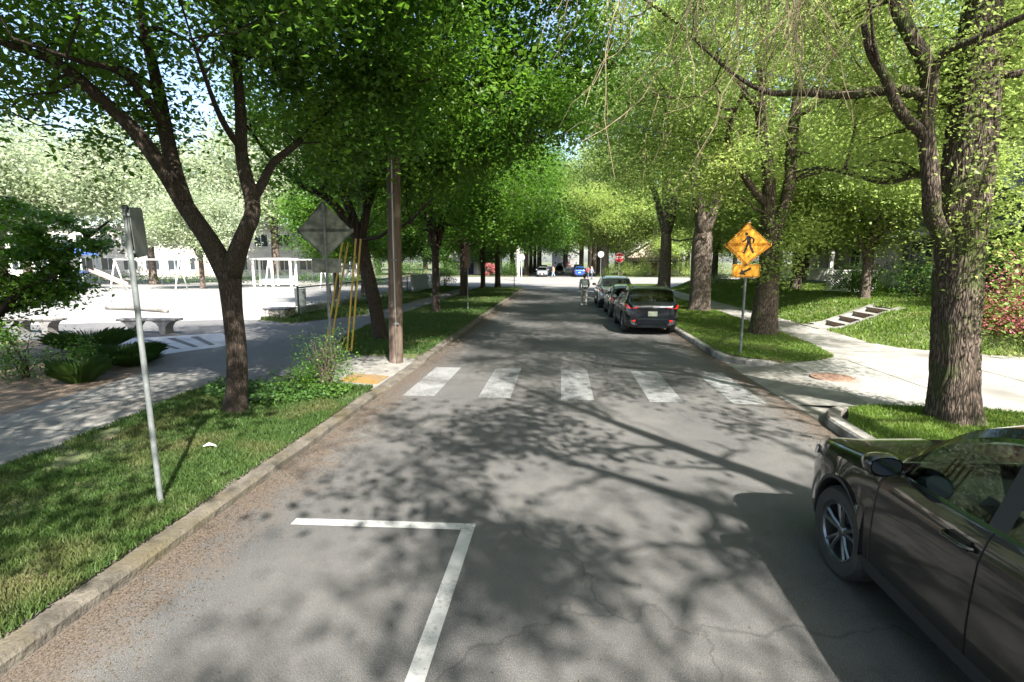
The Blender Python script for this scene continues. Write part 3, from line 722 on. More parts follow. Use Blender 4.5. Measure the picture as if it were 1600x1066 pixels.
# ------------------------------------------------------------------ grass
def blades(name, poly, dens, h, label, z=0.135, mat_=None, hs=0.3, seed=0, zf=None, w=0.006, patch=0.5, region=None):
    rng = np.random.default_rng(seed); P = np.array([p[:2] for p in poly])
    lo_, hi = P.min(0), P.max(0)
    if region: lo_ = np.maximum(lo_, region[0]); hi = np.minimum(hi, region[1])
    n = int((hi[0] - lo_[0]) * (hi[1] - lo_[1]) * dens)
    Q = rng.uniform(lo_, hi, (n, 2)); Q = Q[inpoly(Q, poly)]
    # distance thinning
    d = np.hypot(Q[:, 0], Q[:, 1]); keep = rng.random(len(Q)) < np.clip(7.0 / d, 0.12, 1); Q = Q[keep]; d = d[keep]
    # patchiness
    pn = np.sin(Q[:, 0] * 2.3 + 1.1 * np.sin(Q[:, 1] * 1.7 + seed)) * np.sin(Q[:, 1] * 1.9 + np.sin(Q[:, 0] * 3.1)) + 0.5 * np.sin(Q[:, 0] * 7.1 + Q[:, 1] * 3.3) * np.sin(Q[:, 1] * 6.3)
    pk = np.clip(pn + 0.1, 0, 1) + (np.clip((-5.2 - Q[:, 0]) / 1.2, 0, 1) * (Q[:, 1] < 9.5) * .9 * (0.6 + pn) if patch > .5 else 0)
    k = rng.random(len(Q)) < 1 - patch * pk; Q = Q[k]; d = d[k]; pn = pn[k]
    n = len(Q); sc = np.clip(d / 7.0, 1, 6) ** 0.75
    H = h * rng.uniform(0.5, 1.35, n) * (1 - 0.25 * pn) * np.minimum(sc, 1.3); Wd = w * sc * rng.uniform(0.7, 1.3, n)
    a = rng.uniform(0, 2 * PI, n); lean = rng.uniform(0.1, 0.8, n) * H; la = rng.uniform(0, 2 * PI, n)
    zz = np.full(n, z) if zf is None else zf(Q[:, 0], Q[:, 1])
    B = np.stack([Q[:, 0], Q[:, 1], zz - 0.005], 1); D = np.stack([np.cos(a), np.sin(a), np.zeros(n)], 1) * Wd[:, None]
    Ln = np.stack([np.cos(la) * lean, np.sin(la) * lean, H], 1)
    V = np.stack([B - D, B + D, B + D * 0.6 + Ln * np.array([.4, .4, .62]), B + Ln, B - D * 0.6 + Ln * np.array([.4, .4, .62])], 1).reshape(-1, 3)
    F = (np.arange(n)[:, None] * 5 + np.array([0, 1, 2, 3, 4])).reshape(n, 5)
    o = raw(name, V, F, mat_ or GRASS_M); tag(o, label, 'grass', kind='stuff'); return o
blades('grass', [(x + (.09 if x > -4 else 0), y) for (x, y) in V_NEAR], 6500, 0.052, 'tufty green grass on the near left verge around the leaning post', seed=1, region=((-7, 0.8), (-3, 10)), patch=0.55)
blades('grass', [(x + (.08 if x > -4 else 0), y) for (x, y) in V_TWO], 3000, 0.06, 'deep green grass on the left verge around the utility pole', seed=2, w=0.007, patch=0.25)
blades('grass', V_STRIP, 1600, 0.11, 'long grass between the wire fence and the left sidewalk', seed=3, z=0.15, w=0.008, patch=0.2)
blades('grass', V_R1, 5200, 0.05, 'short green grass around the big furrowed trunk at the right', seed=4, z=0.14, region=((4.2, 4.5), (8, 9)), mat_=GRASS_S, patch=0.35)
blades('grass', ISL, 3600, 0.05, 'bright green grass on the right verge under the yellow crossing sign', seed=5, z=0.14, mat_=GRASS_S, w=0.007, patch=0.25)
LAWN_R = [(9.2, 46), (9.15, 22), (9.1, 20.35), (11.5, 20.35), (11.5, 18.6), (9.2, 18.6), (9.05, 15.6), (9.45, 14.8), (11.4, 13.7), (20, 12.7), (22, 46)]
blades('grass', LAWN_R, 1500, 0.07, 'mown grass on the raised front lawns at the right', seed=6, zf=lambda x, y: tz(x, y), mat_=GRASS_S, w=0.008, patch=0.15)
# litter of fallen seeds and leaves in the gutters
def litter(name, n, fx, fy, label, seed, size=0.022):
    rng = np.random.default_rng(seed)
    y = fy[0] + (fy[1] - fy[0]) * rng.random(n) ** 1.5; x = fx(rng, n, y)
    C = np.stack([x, y, np.full(n, 0.006)], 1)
    V, F = leaf_vf(C, size, 0.0, 3.0, 0.6, rng); V[:, 2] = 0.004 + np.abs(V[:, 2] - 0.006) * 0.5
    m = leaf_mat('litter_' + name, (0.04, 0.028, 0.02), (0.12, 0.092, 0.062), (0.1, 0.07, 0.04), 0.1, 0.8, (0.10, 0.082, 0.062))
    o = raw('leaf_litter', V, F, m); tag(o, label, 'fallen leaves', kind='stuff')
litter('a', 22000, lambda r, n, y: -3.34 + np.abs(r.normal(size=n)) * 0.33, (1.5, 24), 'brown and yellow seeds and leaf bits along the left gutter', 21, 0.017)
litter('b', 8000, lambda r, n, y: 4.03 - np.abs(r.normal(size=n)) * 0.35, (4.5, 24), 'brown leaf bits along the right gutter', 22)
litter('c', 2500, lambda r, n, y: r.uniform(-3.3, 4, n), (1.5, 20), 'scattered leaf bits across the road', 23, 0.018)
# ================================================================== TREES
def L3(pts):
    """limb from (px, py, Y, radius) rows read off the photograph, turned into street coordinates"""
    return [(*at(p[0], p[1], p[2]), p[3]) for p in pts]
G_L = 'street trees along the left verge'
G_R = 'street trees along the right verge'
# first left tree, forked low
tr = L3([(369, 650, 7.5, .175), (371, 560, 7.5, .155), (363, 480, 7.5, .15), (358, 425, 7.5, .17)])
lim = [tr,
       L3([(357, 430, 7.5, .17), (325, 375, 7.45, .135), (290, 318, 7.4, .125), (250, 262, 7.2, .11), (205, 195, 7.0, .095), (150, 150, 6.8, .08), (85, 95, 6.6, .06), (0, 65, 6.3, .045), (-120, 40, 6.0, .02)]),
       L3([(290, 318, 7.4, .11), (272, 265, 7.5, .11), (255, 180, 7.7, .095), (240, 110, 7.9, .08), (222, 20, 8.2, .06), (200, -120, 8.6, .03)]),
       L3([(262, 200, 7.6, .07), (225, 150, 7.2, .055), (185, 110, 6.8, .045), (120, 95, 6.2, .03), (20, 60, 5.6, .015)]),
       L3([(360, 430, 7.5, .16), (382, 365, 7.5, .12), (392, 320, 7.55, .11), (380, 236, 7.7, .09), (373, 178, 7.8, .08), (372, 100, 8.1, .065), (360, 0, 8.5, .04), (350, -110, 8.8, .02)]),
       L3([(392, 318, 7.55, .08), (408, 290, 7.7, .07), (427, 255, 8.0, .06), (465, 223, 8.5, .05), (505, 180, 9.2, .04), (560, 120, 10, .02)]),
       L3([(380, 240, 7.7, .05), (355, 200, 7.2, .045), (330, 150, 6.6, .03), (300, 60, 5.9, .015)])]
bl = [(-5.6, 7.6, 8.3, 4.2, 3.6, 3.2, 5), (-8.6, 6.8, 6.6, 2.9, 2.6, 1.7, 2.2), (-7.9, 7.8, 4.9, 2.2, 1.6, 0.7, 0.8), (-3.4, 8.2, 6.9, 2.4, 3.0, 1.9, 2.4), (-4.6, 5.0, 7.2, 3.0, 2.2, 1.6, 2.2), (-4.0, 9.6, 5.2, 1.4, 1.6, 1.3, 1.3), (-9.5, 7.0, 8.4, 3.0, 3.0, 2.2, 1.8), (-2.2, 6.8, 9.0, 2.0, 2.4, 1.6, 1.3)]
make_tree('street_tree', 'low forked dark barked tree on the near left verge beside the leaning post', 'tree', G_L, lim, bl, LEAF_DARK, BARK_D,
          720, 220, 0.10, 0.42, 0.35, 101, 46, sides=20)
# second left tree, leaning left behind the guy wires
lim = [L3([(597, 538, 15.0, .24), (585, 470, 15.0, .20), (570, 410, 15.0, .19), (562, 375, 15.0, .20)]),
       L3([(565, 385, 15.0, .15), (540, 345, 14.8, .13), (515, 310, 14.4, .11), (470, 290, 13.8, .08), (420, 240, 13.0, .06), (380, 190, 12.2, .03)]),
       L3([(563, 380, 15.0, .15), (545, 320, 15, .13), (520, 250, 14.8, .11), (490, 190, 14.5, .08), (470, 110, 14, .05), (440, 0, 13.6, .02)]),
       L3([(563, 380, 15.0, .14), (572, 330, 15.2, .12), (570, 270, 15.5, .10), (590, 190, 15.7, .08), (640, 150, 15.0, .07), (700, 172, 14.2, .05), (790, 190, 13.2, .04), (850, 215, 12.6, .02)]),
       L3([(572, 330, 15.2, .1), (600, 260, 16, .08), (640, 150, 17, .06), (680, 40, 18, .03)])]
bl = [(-4.8, 14.6, 8.2, 4.6, 4.2, 3.6, 5), (-1.0, 13.2, 8.0, 3.0, 2.6, 2.9, 3.4), (-1.6, 12.0, 5.9, 2.0, 2.0, 1.2, 1.2), (-6.5, 13.6, 5.6, 2.2, 2.2, 1.4, 1.2), (-0.8, 11, 10.4, 2.6, 2.6, 2.2, 2.2), (-3.0, 13.2, 5.4, 1.8, 1.8, 1.2, 1.2), (-5.2, 15.2, 5.2, 2.6, 2.2, 1.0, 1.2)]
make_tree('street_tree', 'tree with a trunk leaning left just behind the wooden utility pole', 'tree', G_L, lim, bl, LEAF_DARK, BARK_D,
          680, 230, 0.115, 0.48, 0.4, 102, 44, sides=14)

def simple_tree(name, label, group, H, r, fork, cr, leaf, bark, seed, nclus=230, nleaf=170, lsize=0.12, droop=0.35, zlow=3.0, lean=0, cat='tree', rc=0.65, nb=26, **kw):
    """a street tree at the origin, to be copied: trunk to fork, then five limbs into the crown"""
    rng = np.random.default_rng(seed)
    tr = [(0, 0, -0.1, r * 1.15), (lean * .3, 0, fork * .4, r), (lean, 0.03, fork - .3, r * .93), (lean, 0.05, fork + .5, r * .7), (lean, .05, fork + 1.5, r * .4)]
    L = [tr]
    for k in range(5):
        a = k * 2 * PI / 5 + rng.uniform(-.4, .4); sp = cr * rng.uniform(.35, .75)
        top = H * rng.uniform(.72, .95)
        L.append([(lean, 0, fork - .15, r * .62), (lean + math.cos(a) * sp * .25, math.sin(a) * sp * .25, fork + (top - fork) * .3, r * .48),
                  (lean + math.cos(a) * sp * .6, math.sin(a) * sp * .6, fork + (top - fork) * .6, r * .3), (lean + math.cos(a) * sp, math.sin(a) * sp, top, r * .1)])
    cz = (H + zlow) / 2
    bl = [(0, 0, cz + .6, cr * .85, cr * .85, (H - zlow) * .46, 4)]
    for k in range(7):
        a = k * 2 * PI / 7 + rng.uniform(-.4, .4); z = rng.uniform(zlow + 1.2, H - 2)
        rr = cr * rng.uniform(.35, .5); bl.append((math.cos(a) * cr * .7, math.sin(a) * cr * .7, z, rr, rr, rng.uniform(1.1, 1.9), 0.8))
    return make_tree(name, label, cat, group, L, bl, leaf, bark, nclus, nleaf, lsize, rc, droop, seed, nb, origin=(0, 0, 0), sides=10, **kw)

p1 = simple_tree('street_tree', 'slim tree third along the left verge, between the utility pole and the thin post', G_L, 11.5, .17, 2.7, 5.0, LEAF_DARK, BARK_D, 201, 420, 190, 0.14, 0.4, 2.7)
p1.location = (-5.75, 23.3, 0.13)
p2 = simple_tree('street_tree', 'tree fourth along the left verge with a pale lower trunk', G_L, 11.5, .20, 3.0, 5.2, LEAF_DARK, BARK_D, 202, 400, 190, 0.15, 0.4, 2.7)
p2.location = (-6.5, 34.2, 0.13); p2.scale = (1.22, 1.1, 1.08)
copy_thing(p1, (-6.7, 44.0, .13), 2.1, (1.3, 1.2, 1.15), 'fifth tree along the left verge, just before the last one', G_L)
copy_thing(p2, (-5.6, 45.4, .13), 1.0, (1.3, 1.2, 1.15), 'last tree on the left verge at the junction corner', G_L)
# out of view behind the camera: these only cast the shade
copy_thing(p1, (-5.6, -10.5, .13), 1.4, 1.1, 'left verge tree standing far behind the viewpoint', G_L)

# big furrowed tree, right
lim = [L3([(1487, 668, 8.0, .34), (1490, 600, 8.0, .305), (1496, 480, 8.0, .285), (1503, 360, 8.0, .28), (1512, 260, 8.05, .275), (1522, 150, 8.1, .26), (1530, 60, 8.2, .24), (1545, -60, 8.4, .2), (1550, -220, 8.8, .12)]),
       L3([(1500, 430, 8.0, 0.109), (1474, 370, 7.9, 0.109), (1452, 315, 7.8, 0.109), (1450, 225, 7.8, 0.101), (1452, 130, 7.8, 0.101), (1425, 60, 7.8, 0.092), (1402, 0, 7.9, 0.084), (1370, -110, 8.1, 0.042)]),
       L3([(1452, 150, 7.8, 0.084), (1400, 142, 7.9, 0.071), (1330, 146, 8.0, 0.063), (1260, 146, 8.2, 0.050), (1205, 145, 8.4, 0.042), (1150, 118, 8.8, 0.025), (1080, 60, 9.2, 0.013)]),
       L3([(1447, 215, 7.8, 0.076), (1410, 175, 7.75, 0.067), (1378, 120, 7.7, 0.059), (1362, 80, 7.6, 0.046), (1348, 40, 7.5, 0.038)]),
       L3([(1376, 115, 7.7, 0.034), (1366, 70, 7.5, 0.025), (1362, 30, 7.4, 0.017), (1350, -50, 7.2, 0.008)]),
       L3([(1452, 125, 7.8, 0.059), (1478, 80, 7.6, 0.050), (1530, 60, 7.3, 0.042), (1600, 25, 7.0, 0.034), (1700, -20, 6.6, 0.017)]),
       L3([(1503, 300, 8.0, 0.101), (1440, 270, 8.8, 0.076), (1380, 285, 9.8, 0.059), (1290, 262, 10.8, 0.042), (1240, 270, 11.4, 0.017)]),
       L3([(1540, 0, 8.3, 0.134), (1480, -130, 8.0, 0.101), (1380, -260, 7.6, 0.067), (1200, -380, 7.2, 0.034)]),
       L3([(1522, 140, 8.1, 0.109), (1580, 60, 8.6, 0.084), (1680, -60, 9.2, 0.059), (1800, -160, 10, 0.025)])]
bl = [(6.4, 8.6, 11.5, 5.2, 5.4, 4.0, 5), (3.6, 8.8, 8.9, 2.6, 2.6, 1.4, 1.0), (9.4, 8.8, 8.6, 3.0, 3.2, 2.2, 1.6), (5.4, 9.4, 6.2, 1.8, 1.6, 1.5, 1.3), (7.6, 8.4, 5.4, 1.6, 1.4, 1.2, 0.9), (3.4, 10.2, 6.6, 1.6, 1.8, 1.2, 0.8), (5.0, 8.9, 4.5, 1.2, 0.9, 0.6, 0.6), (9.5, 11.5, 7.6, 2.6, 2.4, 1.4, 1.0), (5.0, 3.6, 10.8, 3.4, 3.2, 2.2, 2.4)]  # last blob is unseen foliage added overhead to shade the road
ex = [((6.2, 7.6, 2.5), (.22, .16, .5), 1300), ((5.9, 7.7, 3.3), (.35, .2, .4), 1200), ((6.5, 7.5, 1.9), (.16, .12, .25), 380), ((5.6, 7.9, 2.9), (.3, .3, .25), 700), ((4.6, 7.8, 5.6), (.6, .4, .5), 1100), ((5.4, 7.6, 4.7), (.5, .3, .5), 1100), ((3.6, 8.0, 6.2), (.7, .4, .4), 1000), ((6.4, 7.7, 5.6), (.6, .3, .6), 1100)]
tw = [((2.4, 7.2, 6.9), 60, 2.6, (.75, .5, .5)), ((3.3, 8.6, 7.2), 50, 2.0, (.7, .5, .7)), ((4.2, 9.0, 6.4), 20, 1.4, (.6, .5, .4)), ((1.4, 9.6, 8.2), 30, 2.2, (.9, .6, .5))]
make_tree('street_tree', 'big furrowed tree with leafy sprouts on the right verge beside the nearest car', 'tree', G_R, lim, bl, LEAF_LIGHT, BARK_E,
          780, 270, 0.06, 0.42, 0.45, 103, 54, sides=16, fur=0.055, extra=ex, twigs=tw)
# second right tree, behind the yellow sign
lim = [L3([(1193, 532, 17.2, 0.435), (1196, 480, 17.2, 0.348), (1203, 400, 17.2, 0.322), (1207, 350, 17.2, 0.296)]),
       L3([(1200, 360, 17.2, 0.226), (1200, 290, 17.2, 0.191), (1194, 210, 17.2, 0.165), (1188, 120, 17.2, 0.148), (1196, 0, 17.3, 0.113), (1205, -150, 17.5, 0.052)]),
       L3([(1212, 365, 17.2, 0.209), (1228, 310, 17.3, 0.183), (1238, 240, 17.4, 0.165), (1244, 160, 17.6, 0.148), (1250, 60, 17.8, 0.104), (1270, -100, 18, 0.044)]),
       L3([(1198, 320, 17.2, 0.131), (1172, 290, 17.0, 0.113), (1150, 250, 16.7, 0.096), (1136, 215, 16.4, 0.078), (1150, 170, 16, 0.052), (1185, 110, 15.6, 0.026)]),
       L3([(1232, 285, 17.3, 0.104), (1270, 270, 17, 0.078), (1330, 262, 16.5, 0.061), (1390, 250, 16, 0.026)]),
       L3([(1190, 180, 17.2, 0.104), (1130, 100, 16.5, 0.078), (1050, 30, 15.5, 0.052), (980, -20, 14.5, 0.026)])]
bl = [(7.4, 17.2, 10.5, 5.0, 5.4, 4.6, 5), (3.6, 16.8, 8.2, 2.6, 3.2, 2.6, 2.2), (4.8, 17.2, 5.2, 1.8, 2.4, 1.2, .9), (9.5, 16.5, 6.0, 2.6, 2.4, 1.8, 1.4), (2.6, 17.5, 10.5, 2.6, 3.0, 2.8, 2.0), (9.8, 15.0, 7.6, 3.0, 2.6, 2.2, 1.8), (5.8, 19.5, 6.4, 2.4, 2.0, 1.6, 1.0)]
ex = [((6.9, 16.9, 2.6), (.3, .2, .45), 1000), ((7.3, 16.9, 3.5), (.6, .4, .45), 1300), ((6.3, 17.0, 2.2), (.35, .2, .2), 380)]
make_tree('street_tree', 'twin stemmed tree rising behind the yellow crossing sign', 'tree', G_R, lim, bl, LEAF_LIGHT, BARK_E,
          460, 190, 0.11, 0.5, 0.45, 104, 44, sides=14, fur=0.035, extra=ex, twigs=[((3.2, 15.5, 7.5), 20, 2.2, (1.2, .8, .8))])
q1 = simple_tree('street_tree', 'thick trunked tree behind the black suv on the right verge', G_R, 15, .42, 3.6, 6.4, LEAF_LIGHT, BARK_E2, 301, 320, 180, 0.15, 0.5, 3.4, rc=0.75)
q1.location = (6.65, 25.4, 0.13); q1.scale = (1.1, 1.1, 1.0)
lb = empty  # noqa
q2 = simple_tree('street_tree', 'tall tree fourth along the right verge with a dappled grey trunk', G_R, 16, .38, 4.0, 6.4, LEAF_LIGHT, BARK_E2, 302, 320, 180, 0.16, 0.5, 3.6, rc=0.75)
q2.location = (6.75, 34.6, 0.13)
sp1 = simple_tree('street_tree', 'right verge tree beside the viewpoint, out of view', G_R, 14, .36, 4.2, 6.0, LEAF_LIGHT, BARK_E2, 303, 88, 190, 0.14, 0.5, 5.0, rc=0.45, nb=110)
sv = simple_tree('street_tree', 'added left verge tree just behind the viewpoint, out of view', G_L, 11, .2, 4.0, 5.5, LEAF_DARK, BARK_D, 305, 320, 180, 0.14, 0.4, 4.2, rc=0.6)  # unseen tree added to throw shade on the left verge
sv.location = (-5.9, -2.2, .13)
sp1.location = (6.9, -1.2, .13)
for k, (x, y, rz, s, l) in enumerate([(6.9, -12.0, 2.2, 1.1, 'right verge tree some way behind the viewpoint'), (6.8, -24, 3.3, 1.1, 'right verge tree far behind the viewpoint')]):
    copy_thing(sp1, (x, y, .13), rz, s, l, G_R)
# the avenue beyond the junction
G_F = 'avenue trees beyond the junction'
fl = ['shade tree on the left of the far road behind the silver car', 'shade tree further along the left of the far road', 'dim tree deep in the avenue on the left', 'tree at the left end of the avenue']
for k, y in enumerate((88, 101, 116, 134)):
    copy_thing(p2, (-5.9, y, 0), k * 1.3, (1.95, 1.95, 2.1), fl[k], G_F)
fr = ['sunlit tree on the right of the far road behind the blue car', 'pale green tree further along the right of the far road', 'tree deep in the avenue on the right', 'tree at the right end of the avenue']
for k, y in enumerate((87, 99, 114, 132)):
    copy_thing(q2 if k % 2 else q1, (7.2, y, 0), k * 1.7, 1.55, fr[k], G_F)
for k, (x, y, s) in enumerate([(-6, 150, 2.2), (6, 156, 1.7), (1, 176, 2.4)]):
    copy_thing(p1 if k != 1 else q1, (x, y, 0), k, s, ['tree closing the view at the left end of the far road', 'light green tree closing the view at the right end of the far road', 'tallest tree at the very end of the far road'][k], G_F)

# background trees: bigger leaves, copied
G_B = 'background trees'
bt = simple_tree('garden_tree', 'broad bright green tree in the front garden behind the raised lawn', G_B, 11, .26, 2.4, 4.6, LEAF_LIGHT, BARK_E2, 401, 380, 170, 0.18, 0.3, 1.6, rc=0.85)
bt.location = (13.2, 30.5, 0.8)
spots = [(17.5, 39, .7, 2, 1.15, 'garden tree between the second and third house'), (12.6, 44, .8, 3, .95, 'garden tree near the junction beyond the right sidewalk'), (22, 47, 0, 4, 1.3, 'large tree behind the houses near the junction'),
         (27, 33, .9, 1, 1.5, 'tall tree behind the middle house'), (27, 21, .9, 5, 1.5, 'tall tree behind the nearer house'), (22, 10.5, .1, 2.5, 1.2, 'bright tree at the far right beyond the red maple'),
         (33, 12, .1, 0.4, 1.5, 'tree in the gap at the right edge of the view'), (19.5, 13.0, 1.0, 3.6, .85, 'leafy tree beside the nearer house porch'), (33, 44, 0, 1.9, 1.6, 'distant tree above the house roofs'), (13.0, 23.4, .8, 4.4, .78, 'leafy garden tree at the top of the steps, left of the garden path'),
         (9.6, 85.5, 0, 4.1, 1.5, 'tree on the far right corner directly behind the stop sign'), (16, 84.5, 0, 1.1, 1.35, 'tree on the lawn right of the far road'), (23, 86, 0, 2.1, 1.5, 'second tree on the lawn right of the far road'), (29, 90, 0, .1, 1.4, 'tree on the far corner at the right'), (44, 84, 0, 3.1, 1.5, 'tree at the right end of the cross street')]
for (x, y, z, r, s, l) in spots: copy_thing(bt, (x, y, z), r, s, l, G_B)
bd = simple_tree('garden_tree', 'dense dark green tree across the junction left of the far road', G_B, 10, .25, 1.8, 4.4, LEAF_BUSH, BARK_D, 402, 300, 180, 0.2, 0.3, 1.0, rc=0.85)
bd.location = (-12.5, 92, 0)
for (x, y, r, s, l) in [(-14, 148, 1.4, 2.6, 'distant dark tree left of the end of the far road'), (16, 152, 2.4, 2.6, 'distant dark tree right of the end of the far road'), (33, 140, 3.4, 2.6, 'distant dark tree well right of the far road'), (-36, 135, .4, 2.6, 'distant dark tree well left of the far road'), (2, 205, .9, 2.8, 'distant dark tree behind the far end of the avenue'), (-20, 88, 1, 1.1, 'dark tree left of the far corner across the junction'), (-29, 92, 2, 1.2, 'dark tree behind the far corner gardens'), (-40, 86, 3, 1.25, 'dark tree at the left along the cross street'), (-17, 108, 4, 1.6, 'tall dark tree behind the far left corner')]:
    copy_thing(bd, (x, y, 0), r, s, l, G_B)
# pale playground trees, overexposed sunlight put into their leaf colour
G_P = 'sunlit trees beyond the playground'
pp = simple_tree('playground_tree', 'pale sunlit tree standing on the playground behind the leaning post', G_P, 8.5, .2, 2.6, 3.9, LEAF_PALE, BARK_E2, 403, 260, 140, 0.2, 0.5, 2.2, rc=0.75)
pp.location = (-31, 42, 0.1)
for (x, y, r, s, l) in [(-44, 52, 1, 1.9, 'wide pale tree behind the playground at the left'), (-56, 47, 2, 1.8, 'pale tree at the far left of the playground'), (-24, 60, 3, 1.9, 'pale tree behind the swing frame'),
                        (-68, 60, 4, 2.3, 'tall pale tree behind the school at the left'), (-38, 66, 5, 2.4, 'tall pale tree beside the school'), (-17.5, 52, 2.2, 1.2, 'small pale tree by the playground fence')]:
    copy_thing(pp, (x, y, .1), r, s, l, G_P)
pd = simple_tree('playground_tree', 'green tree on the grass strip behind the diamond sign back', G_P, 7.2, .15, 2.2, 2.6, LEAF_DARK, BARK_D, 404, 220, 160, 0.14, 0.4, 1.9, rc=0.5)
pd.location = (-12.4, 27.5, .12)
copy_thing(pd, (-13.2, 33.5, .12), 2, 1.1, 'second green tree along the playground side of the wire fence', G_P)
copy_thing(pd, (-12.6, 39.5, .12), 3, 1.1, 'third green tree along the playground side of the wire fence', G_P)

# shrubs
def shrub(name, label, loc, rx, ry, h, leaf, n, ls=0.06, seed=1, group=None, stems=9, cat='shrub', droop=0.0, low=0.15, clump=60):
    rng = np.random.default_rng(seed); root = empty(name, loc); tag(root, label, cat, group)
    mb = MB(); tips = []
    for k in range(stems):
        a = rng.uniform(0, 6.28); r = rng.uniform(.2, .85)
        e = np.array([math.cos(a) * rx * r, math.sin(a) * ry * r, h * rng.uniform(.55, .95)])
        P = [(0 + rng.normal() * .04, rng.normal() * .04, -0.05), e * [.3, .3, .45] + rng.normal(size=3) * .03, e * [.7, .7, .8] + rng.normal(size=3) * .04, e]
        mb.tube(smooth_line(P, 3), np.linspace(0.018, .005, 10) * (.45 if stems > 14 else 1), 5, False)
    mb.build('stem', TWIG_D if stems > 14 else BARK_D, root)
    nc = max(1, n // clump); d = rng.normal(size=(nc, 3)); d /= np.linalg.norm(d, axis=1, keepdims=True); d[:, 2] = np.abs(d[:, 2]) * 1.0
    r = rng.uniform(.45, 1, (nc, 1)) * (1 + .22 * np.sin(d[:, :1] * 5 + seed) * np.cos(d[:, 1:2] * 4))
    Cc = d * r * np.array([rx, ry, h * (1 - low)]) + np.array([0, 0, h * low])
    C = np.repeat(Cc, clump, 0) + rng.normal(size=(nc * clump, 3)) * min(rx, h) * .16
    C = C[C[:, 2] > .02]
    V, F = leaf_vf(C, ls, droop, .7, .6, rng); raw('foliage', V, F, leaf, root); return root
shrub('shrub', 'twiggy half bare shrub at the kerb ramp corner in front of the sign post', (-4.25, 8.75, .13), .62, .5, 1.15, LEAF_DARK, 2600, .042, 5, stems=60, clump=20)
shrub('shrub', 'low spreading leafy shrub beside the twiggy one', (-4.9, 9.15, .13), .7, .4, .35, LEAF_DARK, 1600, .05, 6, stems=8)
# maple at the left edge
make_tree('small_maple', 'small dark maple spreading low at the left edge of the view', 'tree', None,
          [[(-12.25, 9.6, 0, .13), (-12.15, 9.7, .8, .11), (-12.05, 9.8, 1.4, .1)], [(-12.05, 9.8, 1.3, .08), (-11.45, 10.2, 2.1, .06), (-10.75, 10.7, 2.9, .04), (-10.25, 11.0, 3.4, .02)],
           [(-12.05, 9.8, 1.2, .08), (-12.55, 9.6, 2.4, .06), (-12.85, 9.4, 3.6, .03)], [(-12.05, 9.8, 1.3, .06), (-11.25, 9.7, 1.9, .04), (-10.55, 9.9, 2.2, .02)]],
          [(-11.95, 10.0, 2.9, 1.6, 1.4, 1.0, 3), (-10.95, 10.5, 2.8, .9, .9, .6, 1.2), (-11.15, 10.3, 1.9, .7, .8, .4, .8), (-12.45, 10, 1.4, 1.0, 1.0, .7, 1.0)], LEAF_DARK, BARK_D,
          150, 120, .11, .22, .3, 105, 24, sides=8, flat=.3)
G_S = 'plants in the bed at the left edge'
def tuft(label, loc, r, h, n, seed, leaf=LEAF_BUSH, group=G_S):
    rng = np.random.default_rng(seed); root = empty('ornamental_grass', loc); tag(root, label, 'plant', group)
    a = rng.uniform(0, 6.28, n); rr = r * np.sqrt(rng.random(n)) * .45; B = np.stack([np.cos(a) * rr, np.sin(a) * rr, np.zeros(n)], 1)
    H = h * rng.uniform(.5, 1.1, n); out = r * rng.uniform(.2, .9, n)
    D = np.stack([-np.sin(a), np.cos(a), a * 0], 1) * .006
    M = B + np.stack([np.cos(a) * out * .45, np.sin(a) * out * .45, H * .75], 1); T = B + np.stack([np.cos(a) * out, np.sin(a) * out, H], 1)
    V = np.stack([B - D, B + D, M + D, T, M - D], 1).reshape(-1, 3); F = (np.arange(n)[:, None] * 5 + np.arange(5)).reshape(n, 5)
    raw('blades', V, F, leaf, root)
shrub('shrub', 'dark shrub under the maple at the left edge', (-10.9, 9.3, .12), .9, .8, 1.0, LEAF_BUSH, 3000, .055, 7, G_S)
shrub('shrub', 'small shrub with yellow green tips in front of the dark one', (-10.0, 9.7, .12), .55, .5, .75, LEAF_DARK, 1500, .05, 8, G_S)
tuft('big tussock of dark grass beside the painted path pattern', (-10.6, 11.3, .12), .8, .32, 2200, 9)
tuft('smaller grass tussock at the tip of the planting bed', (-9.85, 10.75, .12), .5, .3, 1100, 10)
tuft('grey green tussock low beside the left sidewalk', (-9.5, 9.1, .12), .45, .45, 900, 11)
tuft('wispy tall grasses behind the big tussock by the left bench', (-12.6, 12.5, .12), .9, .5, 900, 12)
# ivy patch
def groundcover(label, poly, n, h, leaf, seed, name='ground_cover', z=.135, ls=.055, zf=None):
    rng = np.random.default_rng(seed); P = np.array(poly); Q = rng.uniform(P.min(0), P.max(0), (n, 2)); Q = Q[inpoly(Q, poly)]
    hh = h * (0.45 + .55 * np.abs(np.sin(Q[:, 0] * 4.1 + seed) * np.cos(Q[:, 1] * 3.7))) * rng.random(len(Q)) ** .6
    zz = z if zf is None else zf(Q[:, 0], Q[:, 1])
    V, F = leaf_vf(np.column_stack([Q, zz + hh]), ls, -.1, 1.2, .75, rng); tag(raw(name, V, F, leaf), label, 'ground cover', kind='stuff')
groundcover('leafy ivy patch around the foot of the forked tree', [(-6.6, 9.15), (-3.75, 9.0), (-3.8, 8.2), (-4.7, 7.6), (-5.6, 7.9), (-6.2, 8.2)], 9000, .22, LEAF_BUSH, 31)
groundcover('weeds growing along the foot of the wire fence', [(-11.9, 19.8), (-10.9, 19.4), (-10.6, 45), (-11.3, 45)], 9000, .5, LEAF_DARK, 32, z=.15, ls=.07)
